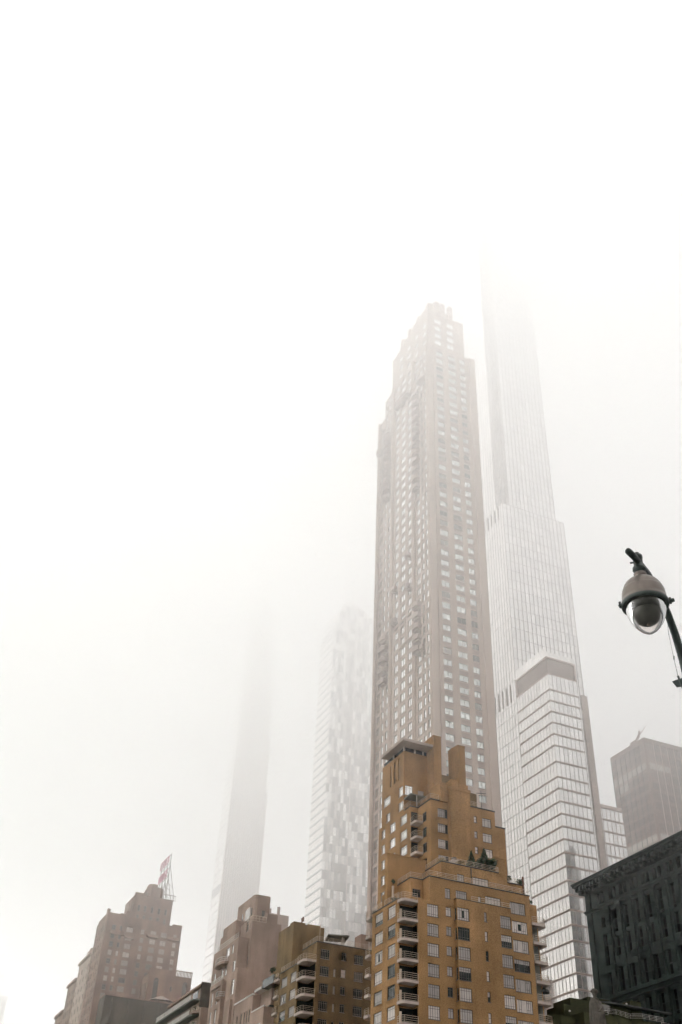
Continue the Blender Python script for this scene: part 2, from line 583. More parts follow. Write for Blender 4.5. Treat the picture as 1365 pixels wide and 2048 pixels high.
    mass(t, 'wall', 85.0, 86.498, 162.0, 175.2, 55.9, 76.7, 'tan_brick', [], [q for q in Nt if q[1] < 76.5 and q[1] + q[3] < 76.7])
    Wt = []
    for k in range(4):
        z = 75.3 - 2.85 * k
        Wt.append((88.95, z - 1.6, 2.05, 1.6, 'five', 'side'))
        Wt.append((95.8, z - 1.2, 0.62, 1.2, 'sash', 'blind_glass'))
        Wt.append((94.55, z - 1.2, 0.5, 1.2, 'sash', 'blind_glass'))
        Wt.append((98.2, z - 1.6, 1.9, 1.6, 'three', 'blind_glass'))
    Nr = [(159.4, 75.0 - 2.85 * k - 1.7, 1.5, 1.7, 'pair', 'dark_glass') for k in range(4)]
    mass(t, 'wall', 86.5, 94.2, 157.0, 178, 55.9, 76.6, 'tan_brick', [q for q in Wt if q[0] < 92], Nr)
    mass(t, 'wall', 94.2, 100.0, 157.003, 178, 55.9, 76.9, 'tan_brick', [q for q in Wt if q[0] > 92])
    part('wall', MB().box(100.0, 102.1, 157.1, 176, 55.9, 74.1), 'tan_brick', t)
    part('coping', MB().box(94.2, 100.1, 156.9, 157.3, 76.9, 77.1).box(86.4, 90, 156.9, 157.3, 76.6, 76.8).box(86.4, 86.8, 157.3, 161.9, 76.6, 76.8).box(84.9, 86.4, 161.9, 162.3, 76.7, 76.85).box(84.9, 85.3, 162.3, 164.6, 76.7, 76.85).box(100, 102.2, 157.0, 157.4, 74.1, 74.3), 'dark_trim', t)
    railing(t, [(85.05, 166.2, 76.85), (85.05, 162.1, 76.85), (86.55, 162.1, 76.85), (86.55, 157.1, 76.8), (90.0, 157.1, 76.8)], 1.0, 4)
    railing(t, [(94.3, 157.2, 77.1), (97.2, 157.2, 77.1)], 1.0, 4)
    # tower balconies
    for k in range(3):
        z = 73.5 - 2.86 * k
        s = part('balcony', MB().prism([(84.95, 162.0), (84.95, 160.3), (85.25, 160.0), (86.5, 160.0), (86.5, 162.0)], z - 0.4, z), 'concrete', t)
        railing(s, [(85.0, 162.0, z), (85.0, 160.25, z), (85.3, 160.05, z), (86.45, 160.05, z)], 1.0, 4)
        part('balcony_door_shade', MB().box(85.1, 86.4, 161.9, 161.97, z, z + 2.2), 'black_glass', t)  # black door filling the notch, its colour stands in for shadow
    # chimney stack rising against the tower
    st = part('flue_stack', MB().box(90.0, 94.2, 155.9, 157.0, 56, 78.9).box(89.9, 94.3, 155.8, 160, 78.9, 79.5), 'tan_brick', t)
    part('flue_cap', MB().box(88.3, 89.9, 156.6, 160.5, 76.6, 80.2).box(90.4, 91.9, 156.0, 159, 79.5, 81.0).box(92.2, 94.1, 156.4, 160, 79.5, 80.6), 'tan_brick', st)
    part('wall', MB().box(94.3, 97.0, 158.2, 166, 77, 80.2), 'brown_brick', t)
    # penthouse
    Np = [q for q in Nt if q[1] >= 76.6]
    slits = [(170.3, 83.6, 0.62, 4.4), (168.7, 83.6, 0.75, 4.5), (166.9, 83.6, 0.5, 4.5)]
    mb = MB()
    holesN = [(q[0] - q[2] / 2, q[0] + q[2] / 2, q[1], q[1] + q[3]) for q in Np] + [(a - w / 2, a + w / 2, b, b + h) for a, b, w, h in slits]
    holesN.append((164.7, 166.9, 80.1, 82.0))
    holesW = [(85.0, 86.9, 80.1, 82.0), (88.0, 89.3, 79.9, 81.5)]
    face_with_holes(mb, 'N', 85.0, 164.7, 174.0, 76.7, 88.9, holesN, 0.3)
    face_with_holes(mb, 'W', 164.7, 85.0, 90.7, 76.6, 88.9, holesW, 0.3)
    mb.box(85.0, 90.7, 164.7, 174.0, 76.6, 88.9, skip='nwb')
    ph = part('penthouse', mb, 'tan_brick', t)
    for q in Np:
        add_window(t, 'N', 85.0, *q)
    add_window(t, 'N', 85.0, 165.8, 80.1, 2.15, 1.9, 'three', 'sky_glass', 'pale_frame')
    add_window(t, 'W', 164.7, 85.97, 80.1, 1.85, 1.9, 'three', 'sky_glass', 'pale_frame')
    add_window(t, 'W', 164.7, 88.65, 79.9, 1.28, 1.6, 'three', 'blind_glass', 'pale_frame')
    for a, b, w, h in slits:
        part('slit_window', MB().box(85.2, 85.28, a - w / 2, a + w / 2, b, b + h), 'grey_glass', ph)
    cl = part('clerestory', MB().box(85.25, 90.6, 164.95, 173.8, 88.9, 89.8), 'dark_glass', t)
    part('glazing_bar', MB().box(85.05, 85.35, 164.75, 165.05, 88.9, 89.8).box(87.3, 87.6, 164.75, 165.0, 88.9, 89.8).box(89.2, 89.4, 164.75, 165.0, 88.9, 89.8).box(85.05, 85.3, 169, 169.3, 88.9, 89.8), 'concrete', cl)
    part('roof_slab', MB().box(83.5, 90.2, 162.2, 171.8, 89.8, 90.05).box(83.45, 90.25, 162.15, 171.85, 90.05, 90.3), 'concrete', t)
    part('canopy', MB().box(84.9, 88.1, 161.7, 164.6, 79.0, 79.2), 'soffit', t)
    part('canopy_post', MB().tube([(86.2, 161.8, 76.8), (86.2, 161.8, 79.0)], 0.06, 6), 'white_rail', t)
    # free-standing chimneys
    part('chimney', MB().box(90.1, 91.75, 162.0, 165.6, 76.6, 92.1).box(90.02, 91.83, 161.92, 165.68, 92.1, 92.3), 'tan_brick', t)
    part('chimney', MB().prism([(94.1, 161.9), (94.4, 160.0), (95.9, 160.0), (95.9, 163.4), (94.1, 163.4)], 76.6, 90.2).prism([(94.02, 161.85), (94.35, 159.92), (95.98, 159.92), (95.98, 163.5), (94.02, 163.5)], 90.2, 90.4), 'tan_brick', t)
    part('chimney_link', MB().box(91.75, 94.1, 162.3, 164, 76.6, 84.6), 'brown_brick', t)
    # corner balconies in the notch, storey by storey
    for k in range(8):
        z = 55.55 - F * k
        poly = [(77.15, 151.72), (77.15, 150.35), (77.55, 149.85), (79.98, 149.85), (79.98, 151.68), (79.9, 151.7)]
        s = part('balcony', MB().prism(poly, z - 0.42, z), 'concrete', t)
        railing(s, [(77.25, 151.7, z), (77.25, 150.35, z), (77.6, 149.93, z), (79.95, 149.93, z)], 1.0, 4)
        if k:
            part('balcony_door_shade', MB().box(77.6, 79.9, 151.6, 151.69, z, z + 2.3).box(79.9, 79.99, 150.25, 151.59, z, z + 2.3), 'black_glass', t)  # doors and side glass widened in black to paint the recess shadow
            part('screen', MB().box(77.45, 77.75, 151.2, 151.5, z, z + 1.7), 'rail_paint', s)
        # the far corner of the street side
        poly = [(77.0, 161.52), (77.0, 163.2), (77.4, 163.7), (79.9, 163.7), (79.9, 161.52)]
        s = part('balcony', MB().prism(poly, z - 0.42, z), 'concrete', t)
        railing(s, [(77.08, 161.55, z), (77.08, 163.2, z), (77.45, 163.62, z)], 1.0, 4)
        # right-hand corner over the side street
        poly = [(101.72, 149.8), (104.2, 149.8), (104.6, 150.2), (104.6, 153.0), (101.72, 153.0)]
        s = part('balcony', MB().prism(poly, z - 0.42, z), 'concrete', t)
        railing(s, [(101.75, 149.88, z), (104.15, 149.88, z), (104.5, 150.25, z), (104.5, 153.0, z)], 1.0, 4)
    part('wall', MB().box(79.9, 84, 163.401, 163.7, 0, 55.9), 'tan_brick', t)
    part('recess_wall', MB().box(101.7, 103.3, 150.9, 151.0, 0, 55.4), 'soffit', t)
    # roof aerial
    a = MB().tube([(98.2, 158.5, 76.9), (98.2, 158.5, 81.2)], 0.05, 5)
    a.tube([(97.2, 158.5, 80.6), (99.3, 158.5, 80.9)], 0.06, 5).tube([(97.5, 158.3, 80.1), (98.9, 158.3, 80.3)], 0.05, 5)
    part('aerial', a, 'dark_trim', t)
    return t


tan_house()


# ---------------------------------------------------------------- companion brick house further along the street
def brown_house():
    t = thing('brick_apartment_house', 'brown brick apartment house with dark west windows and a big blank roof block', 'apartment house', (83, 198, 0))
    W, N = [], []
    for k in range(8):
        z = 57.55 - 3.07 * k
        W.append((81.55, z - 1.75, 1.85, 1.75, 'five', 'dark_glass', 'pale_frame'))
        if k:
            W.append((83.68, z - 1.55, 0.45, 1.35, 'sash', bglass(0.5), 'pale_frame'))
        W.append((85.5, z - 1.5, 0.98, 1.45, 'pair' if k != 1 else 'sash', 'dark_glass' if k != 1 else 'blind_glass', 'pale_frame'))
        W.append((88.7, z - 1.75, 1.9, 1.7, 'five', 'dark_glass' if k not in (1, 4) else 'grey_glass', 'pale_frame'))
    for k in range(7):
        z = 54.0 - 3.07 * k
        N.append((196.2, z - 1.75, 2.9, 1.75, 'five', bglass(0.05)))
        N.append((200.9, z - 1.75, 3.1, 1.75, 'five', bglass(0.05)))
    mass(t, 'wall', 79.75, 95.0, 190.8, 215, 0, 58.7, 'brown_brick', W)
    mass(t, 'wall', 77.4, 79.748, 194.0, 203.4, 0, 55.1, 'brown_brick', [], N)
    part('coping', MB().box(79.65, 95, 190.7, 191.1, 58.7, 58.85).box(79.65, 80.05, 191.1, 198, 58.7, 58.85).box(77.3, 77.7, 194, 203.4, 55.1, 55.25), 'dark_trim', t)
    railing(t, [(79.8, 198, 58.85), (79.8, 190.9, 58.85), (95, 190.9, 58.85)], 0.95, 5)
    railing(t, [(77.45, 203, 55.25), (77.45, 194, 55.25)], 0.95, 4)
    part('roof_block', MB().box(77.5, 84.2, 198.0, 206, 55.1, 63.7).box(77.5, 80, 198, 200, 63.7, 64.0).box(80.6, 83.4, 198, 203, 63.7, 63.95), 'brown_brick', t)
    part('vent', MB().tube([(79.6, 199, 63.7), (79.6, 199, 65.2)], 0.14, 7).tube([(79.9, 199.1, 64.6), (79.9, 199.1, 65.5)], 0.18, 7).tube([(79.4, 199, 65.0), (80.0, 199, 65.0)], 0.1, 6), 'bronze_metal', t)
    part('roof_pole', MB().tube([(83.2, 197.8, 58.8), (83.2, 197.8, 64.2)], 0.05, 5), 'rail_paint', t)
    pg = part('pergola', MB().prism([(83.2, 193.5), (87.2, 192.2), (88.2, 196.5), (84.2, 197.8)], 61.15, 61.35), 'soffit', t)
    part('pergola_post', MB().box(86.2, 86.35, 193.5, 193.65, 58.7, 61.15).box(86.55, 86.7, 193.5, 193.65, 58.7, 61.15).box(84.3, 84.4, 196, 196.1, 58.7, 61.15), 'white_rail', pg)
    part('stair_head', MB().box(91.5, 93.2, 196, 199, 58.7, 63.2).box(90, 95, 200, 206, 58.7, 60.6), 'rose_brick', t)
    for k in range(7):
        z = 55.3 - 3.07 * k
        poly = [(77.15, 194.02), (77.15, 191.2), (77.6, 190.6), (79.73, 190.6), (79.73, 194.0)]
        s = part('balcony', MB().prism(poly, z - 0.42, z), 'concrete', t)
        railing(s, [(77.23, 194.0, z), (77.23, 191.25, z), (77.65, 190.7, z), (79.7, 190.7, z)], 1.0, 4)
        part('balcony_door_shade', MB().box(77.6, 79.7, 193.9, 193.97, z - 3.07, z - 0.6).box(79.65, 79.74, 191.2, 193.9, z - 3.07, z - 0.6), 'black_glass', t)  # black door sheets over both recess walls, darkening them as shade would
        poly = [(77.0, 203.42), (77.0, 205.6), (77.4, 206.1), (79.7, 206.1), (79.7, 203.42)]
        s = part('balcony', MB().prism(poly, z - 0.42 - 1.0, z - 1.0), 'concrete', t)
        railing(s, [(77.08, 203.45, z - 1), (77.08, 205.6, z - 1), (77.5, 206.0, z - 1)], 1.0, 4)
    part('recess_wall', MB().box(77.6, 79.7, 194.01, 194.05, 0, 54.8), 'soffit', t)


brown_house()


# ---------------------------------------------------------------- low roofs at the lower right, same olive brick
def olive_house():
    t = thing('brick_roof_house', 'low olive brick house with pale terrace railings below the dark stone office block', 'apartment house', (117, 155, 0))
    part('wall', MB().prism([(105.6, 153.2), (107.4, 152.0), (110.6, 152.4), (110.6, 156), (105.6, 156)], 0, 42.3), 'olive_brick', t)
    part('wall', MB().box(108.9, 110.3, 153, 158, 0, 44.3).box(110.302, 119.0, 153.01, 158, 0, 45.5).box(114.7, 119.02, 154, 158, 45.5, 46.4), 'olive_brick', t)
    part('wall', MB().prism([(110.7, 150.2), (117.2, 150.0), (121.0, 151.2), (122.6, 150.0), (127.0, 150.2), (132, 151.5), (132, 153), (110.7, 153)], 0, 42.9), 'olive_brick', t)
    railing(t, [(110.8, 150.3, 42.0), (115.5, 150.1, 42.9)], 0.7, 3, 'white_rail', 2.0, 0.02)
    railing(t, [(115.6, 150.1, 43.1), (117.2, 150.1, 43.2), (121.0, 151.3, 43.2), (122.6, 150.1, 43.2), (127.0, 150.3, 43.2)], 0.8, 4, 'white_rail', 1.5, 0.018)
    railing(t, [(127.0, 150.8, 42.6), (132, 151.6, 42.6)], 0.8, 4, 'white_rail', 1.5, 0.018)
    part('canopy', MB().prism([(115.6, 151.6), (118.4, 153.0), (130.5, 152.6), (130.5, 151.9), (118, 151.2)], 45.2, 45.45), 'dark_trim', t)
    part('wall', MB().box(118.6, 121.6, 152.4, 153.0, 42.9, 45.2).box(122.6, 124.9, 152.9, 155, 42.9, 46.6), 'olive_brick', t)
    part('window', MB().box(115.9, 117.4, 151.9, 151.98, 44.0, 45.0), 'grey_glass', t)
    part('wall_lamp', MB().lathe([(0.0, 0.0), (0.14, 0.05), (0.16, 0.16), (0.1, 0.28), (0.0, 0.3)], (109.9, 152.85, 43.2), 10), 'white_rail', t)
    part('wall_lamp', MB().lathe([(0.0, 0.0), (0.14, 0.05), (0.16, 0.2), (0.1, 0.36), (0.0, 0.38)], (121.0, 151.9, 45.45), 10), 'white_rail', t)


olive_house()


# ---------------------------------------------------------------- dark stone office block with heavy cornice, shade put into its colour
def dark_stone_block():
    X, t = 140.94, thing('stone_office_block', 'dark stone office block with heavy bracketed cornice at the right edge', 'office building', (160, 165, 0))
    bays = [181.2, 177.3, 173.6, 169.9, 166.2, 162.5, 158.8, 155.1, 151.4, 147.7]
    holes, panes = [], []
    for i, y in enumerate(bays):
        for d in ((-0.75, 0.75) if i else (-0.5, 0.9)):
            holes.append((y + d - 0.5, y + d + 0.5, 73.6, 75.8))
        if i == 0:
            holes += [(y - 0.6, y + 0.6, 68.6, 70.8), (y - 0.65, y + 0.65, 61.0, 67.2), (y - 0.65, y + 0.65, 55.2, 59.6), (y - 0.65, y + 0.65, 46, 53)]
        else:
            holes += [(y - 0.9, y + 0.9, 62.2, 71.5), (y - 0.9, y + 0.9, 55.3, 60.0), (y - 0.9, y + 0.9, 44, 53)]
    mb = MB()
    face_with_holes(mb, 'N', X, 145, 184.6, 0, 76.6, holes, 0.9)
    mb.box(X, 175, 145, 184.6, 0, 76.6, skip='nb')
    # the short splayed end at the far corner
    part('wall', mb, 'shade_dark_stone', t)
    part('end_pier', MB().box(X - 0.35, X + 2.0, 184.61, 186.3, 0, 76.6), 'shade_dark_stone', t)
    pm = {}
    for h in holes:
        k = (round(h[1] - h[0], 2), round(h[3] - h[2], 2))
        if k not in pm:
            w, hh = k
            b = MB().box(-w / 2, w / 2, 0.7, 0.74, 0, hh)
            f = MB().box(-0.05, 0.05, 0.6, 0.7, 0, hh)
            n = max(2, int(hh / 1.6))
            for i in range(1, n):
                f.box(-w / 2, w / 2, 0.62, 0.69, hh * i / n - 0.05, hh * i / n + 0.05)
            if hh > 8:
                f.box(-w / 2, w / 2, 0.35, 0.68, hh * 0.42, hh * 0.42 + 0.9)
            pm[k] = (b.mesh('pane', 'black_glass'), f.mesh('window', 'shade_dark_stone'))
        o = put('window', pm[k][1], t, (X, (h[0] + h[1]) / 2, h[2]), (0, 0, ROT['N']))
        put('pane', pm[k][0], o)
    # pilasters between the bays, with capitals and drafted joints
    for i in range(len(bays) - 1):
        y = (bays[i] + bays[i + 1]) / 2
        m = MB()
        z = 46.0
        while z < 71.0:
            m.box(X - 0.42, X, y - 0.62, y + 0.62, z, z + 1.16)
            z += 1.24
        m.box(X - 0.5, X, y - 0.72, y + 0.72, 71.3, 71.8).box(X - 0.62, X, y - 0.85, y + 0.85, 71.8, 72.3)
        part('pilaster', m, 'shade_dark_stone', t)
    for y in bays[1:]:
        a = MB()
        for s in range(8):
            w0, w1 = math.pi * s / 8, math.pi * (s + 1) / 8
            p = lambda w, r: (X - 0.2, y + r * math.cos(w), 60.0 + r * math.sin(w) * 0.9 - 0.15)
            q = lambda w, r: (X + 0.4, y + r * math.cos(w), 60.0 + r * math.sin(w) * 0.9 - 0.15)
            a.quad(p(w0, 0.9), p(w1, 0.9), p(w1, 1.2), p(w0, 1.2))
            a.quad(p(w0, 1.2), p(w1, 1.2), q(w1, 1.2), q(w0, 1.2))
        part('arch', a, 'shade_dark_stone', t)
        part('spandrel', MB().box(X - 0.12, X + 0.3, y - 0.9, y + 0.9, 61.1, 62.1).box(X - 0.28, X, y - 0.3, y + 0.3, 61.3, 62.0), 'shade_dark_stone', t)
    part('string_course', MB().box(X - 0.55, X, 145, 186.5, 72.3, 73.0).box(X - 0.75, X - 0.02, 145, 186.7, 72.7, 72.98), 'shade_dark_stone', t)
    part('ledge', MB().box(X - 1.3, X, 145, 186.4, 54.3, 55.0).box(X - 0.8, X, 145, 186.3, 53.6, 54.3), 'shade_dark_stone', t)
    c = part('cornice', MB().prism([(X - 0.9, 187.0), (X - 0.9, 144), (X + 8, 144), (X + 8, 187.0)], 76.6, 77.3).prism([(X - 1.8, 187.3), (X - 1.8, 144), (X + 8, 144), (X + 8, 187.3)], 77.3, 78.0).prism([(X - 2.5, 187.6), (X - 2.5, 144), (X + 8, 144), (X + 8, 187.6)], 78.0, 78.45).prism([(X - 2.7, 187.8), (X - 2.7, 144), (X + 8, 144), (X + 8, 187.8)], 78.45, 78.8), 'shade_dark_stone', t)
    br = MB().box(X - 2.3, X - 0.6, -0.28, 0.28, 77.02, 77.95).box(X - 1.5, X - 0.6, -0.28, 0.28, 76.5, 77.02).mesh('bracket', 'shade_dark_stone')
    y = 186.6
    while y > 145:
        put('bracket', br, c, (0, y, 0))
        y -= 1.23
    part('end_wall', MB().box(X + 2.0, 175, 184.7, 186.0, 0, 76), 'shade_dark_stone', t)


dark_stone_block()


# ---------------------------------------------------------------- limestone skyscraper
def limestone_tower():
    X, Y = 119.3, 214.0
    t = thing('limestone_skyscraper', 'tall slender limestone skyscraper with stacked rounded balconies and crown lost in cloud', 'skyscraper', (128, 232, 0))
    P = 3.72
    cols = [(248.3, 2.1), (245.0, 1.2), (241.9, 2.0), (236.4, 2.1), (232.0, 2.7), (227.6, 2.2), (221.8, 2.0), (218.9, 1.2), (216.1, 2.0)]
    wc = [(124.0, 2.75), (128.9, 3.0), (133.1, 2.2)]
    rows = [80.0 + P * k for k in range(51)]
    cells = []
    for z in rows:
        for u, w in cols:
            if u > 246.5 and z > 256:
                continue
            cells.append(('N', u, z, w + 0.25, 2.6))
        for u, w in wc:
            cells.append(('W', u, z, w, 2.0))
    mb = MB()
    hN = [(c[1] - c[3] / 2, c[1] + c[3] / 2, c[2], c[2] + c[4]) for c in cells if c[0] == 'N']
    hW = [(c[1] - c[3] / 2, c[1] + c[3] / 2, c[2], c[2] + c[4]) for c in cells if c[0] == 'W']
    face_with_holes(mb, 'N', X, Y, 246.4, 0, 270, hN, 0.35)
    face_with_holes(mb, 'N', X + 0.3, 246.4, 251.0, 0, 262, hN, 0.35)
    face_with_holes(mb, 'W', Y, X, 137.8, 0, 270, hW, 0.3)
    mb.box(X, 137.8, Y, 246.4, 0, 270, skip='nwb')
    mb.box(X + 0.3, 137.8, 246.4, 251.0, 0, 262, skip='nwb')
    part('wall', mb, 'limestone', t)
    meshes = {}

    def unit(face, w, h, g):
        k = (face, w, h, g)
        if k not in meshes:
            m = MB()
            a = w / 2
            m.box(-a, a, 0.22, 0.26, 0, h, 0)
            m.box(-a, a, 0.12, 0.24, 0, 0.14, 1).box(-a, a, 0.12, 0.24, h - 0.1, h, 1).box(-a, -a + 0.1, 0.12, 0.24, 0.14, h - 0.1, 1).box(a - 0.1, a, 0.12, 0.24, 0.14, h - 0.1, 1)
            if w > 1.5:
                m.box(-0.05, 0.05, 0.16, 0.24, 0.14, h - 0.1, 1)
            m.box(-a - 0.15, a + 0.15, -0.12, 0.1, -0.28, -0.02, 2)
            meshes[k] = m
        return meshes[k]

    shared = {}
    rest = MB()
    near = sorted(cells, key=lambda c: c[2])
    vis = [c for c in near if c[2] > 95][:300]
    chosen = set(id(c) for c in vis)
    for c in cells:
        face, u, z, w, h = c
        g = 'sky_glass' if face == 'N' else ('grey_glass' if random.random() < 0.3 else 'pale_glass')
        m = unit(face, w, h, g)
        if id(c) in chosen:
            if (face, w, h, g) not in shared:
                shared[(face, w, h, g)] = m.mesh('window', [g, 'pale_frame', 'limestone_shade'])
            put('window', shared[(face, w, h, g)], t, (u, Y, z) if face == 'W' else (X + (0.3 if u > 246.4 else 0), u, z), (0, 0, ROT[face]))
        else:
            n = len(rest.v)
            for (x, y, zz) in m.v:
                if face == 'W':
                    rest.v.append((u + x, Y + y, z + zz))
                else:
                    rest.v.append((X + (0.3 if u > 246.4 else 0) + y, u - x, z + zz))
            off = 0 if face == 'N' else (3 if g == 'grey_glass' else 4)
            for f, i in zip(m.f, m.mi):
                rest.f.append(tuple(n + q for q in f))
                rest.mi.append(off if i == 0 else i)
    part('upper_windows', rest, ['sky_glass', 'pale_frame', 'limestone_shade', 'grey_glass', 'pale_glass'], t, kind='stuff')
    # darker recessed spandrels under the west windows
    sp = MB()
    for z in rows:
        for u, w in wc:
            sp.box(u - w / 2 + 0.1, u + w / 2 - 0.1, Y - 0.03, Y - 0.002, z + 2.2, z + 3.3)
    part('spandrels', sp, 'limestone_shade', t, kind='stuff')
    # pilasters
    for y0, y1, z1 in ((249.9, 251.2, 261.8), (238.8, 240.3, 270.4), (223.8, 225.4, 270.4), (213.6, 214.9, 270.4)):
        m = MB().box(X - 0.55, X - 0.002, y0, y1, 0, z1)
        m.box(X - 0.75, X - 0.552, y0 + 0.4, y1 - 0.4, 0, z1)
        part('pilaster', m, 'limestone', t)
    part('pilaster', MB().box(X - 0.5, X + 1.6, Y - 0.45, Y - 0.002, 0, 270.6).box(X + 2.0, X + 2.3, Y - 0.25, Y - 0.002, 0, 270), 'limestone', t)
    part('pilaster', MB().box(135.6, 138.1, Y - 0.35, Y - 0.002, 0, 270.4), 'limestone', t)
    # rounded balconies
    hexa = lambda cy, w, d: [(X - 0.02, cy - w), (X - d * 0.75, cy - w), (X - d, cy - w * 0.45), (X - d, cy + w * 0.45), (X - d * 0.75, cy + w), (X - 0.02, cy + w)]

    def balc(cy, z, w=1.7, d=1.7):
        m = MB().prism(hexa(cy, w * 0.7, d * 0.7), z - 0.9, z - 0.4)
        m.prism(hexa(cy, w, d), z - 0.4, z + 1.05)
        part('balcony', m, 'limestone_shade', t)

    def stack(cy, za, zb, w=1.7):
        z = za
        while z <= zb:
            balc(cy, z, w)
            z += P
    stack(222.0, 150.5, 168, 1.75)
    stack(222.0, 210.0, 251, 1.75)
    stack(243.4, 150.5, 168, 1.8)
    stack(243.4, 221.0, 252, 1.7)
    balc(217.2, 254, 2.1, 2.2)
    balc(219.4, 150.0, 0.9, 1.2)
    balc(228.2, 187.5, 1.1, 1.3)
    balc(237.0, 180.0, 1.1, 1.3)
    balc(228.2, 176.0, 1.1, 1.3)
    balc(237.0, 168.5, 1.1, 1.3)
    balc(232.0, 257.5, 5.0, 1.8)
    balc(249.0, 246.0, 1.6, 1.9)
    part('loggia', MB().box(X - 0.3, X - 0.004, 226.4, 237.6, 157.4, 158.0).box(X - 0.3, X - 0.004, 226.4, 237.6, 166.0, 166.6).box(X - 0.25, X - 0.004, 230.2, 230.6, 158, 166).box(X - 0.25, X - 0.004, 233.6, 234.0, 158, 166), 'limestone', t)
    # set-back top and crown
    Wn = [(u, z, 2.6, 2.2, 'pair', 'sky_glass', 'pale_frame') for u in (125.4, 130.4) for z in (271.5, 275.3, 279.0, 282.7, 286.5)]
    Nn = [(u, z, 2.4, 2.3, 'pair', 'sky_glass', 'pale_frame') for u in (220.0, 226.0, 232.0, 238.0) for z in (271.5, 276.0, 280.5, 285.0)]
    mass(t, 'upper_storeys', 121.4, 136.0, 217.0, 245.0, 270, 291.5, 'limestone', Wn, Nn)
    cr = MB().box(123.0, 133.0, 219.5, 241, 291.5, 297.0)
    for y in (220, 227, 234, 240):
        cr.box(122.6, 124.4, y - 0.9, y + 0.9, 291.5, 299.0)
    for x in (126.5, 129.0, 132.2):
        cr.box(x - 0.8, x + 0.8, 219.1, 220.6, 291.5, 301.5)
    cr.box(125.5, 130.5, 223, 236, 297.0, 304.5)
    part('crown', cr, 'limestone', t)


limestone_tower()


# ---------------------------------------------------------------- glass supertall with a banded lower block
def jitter_quad(mb, face, plane, u0, u1, z0, z1, amt=0.012, mi=0):
    P = fp(face, plane)
    a, b = random.uniform(-amt, amt), random.uniform(-amt, amt)
    mb.quad(P(u0, z0, a), P(u1, z0, b), P(u1, z1, -a), P(u0, z1, -b), mi)


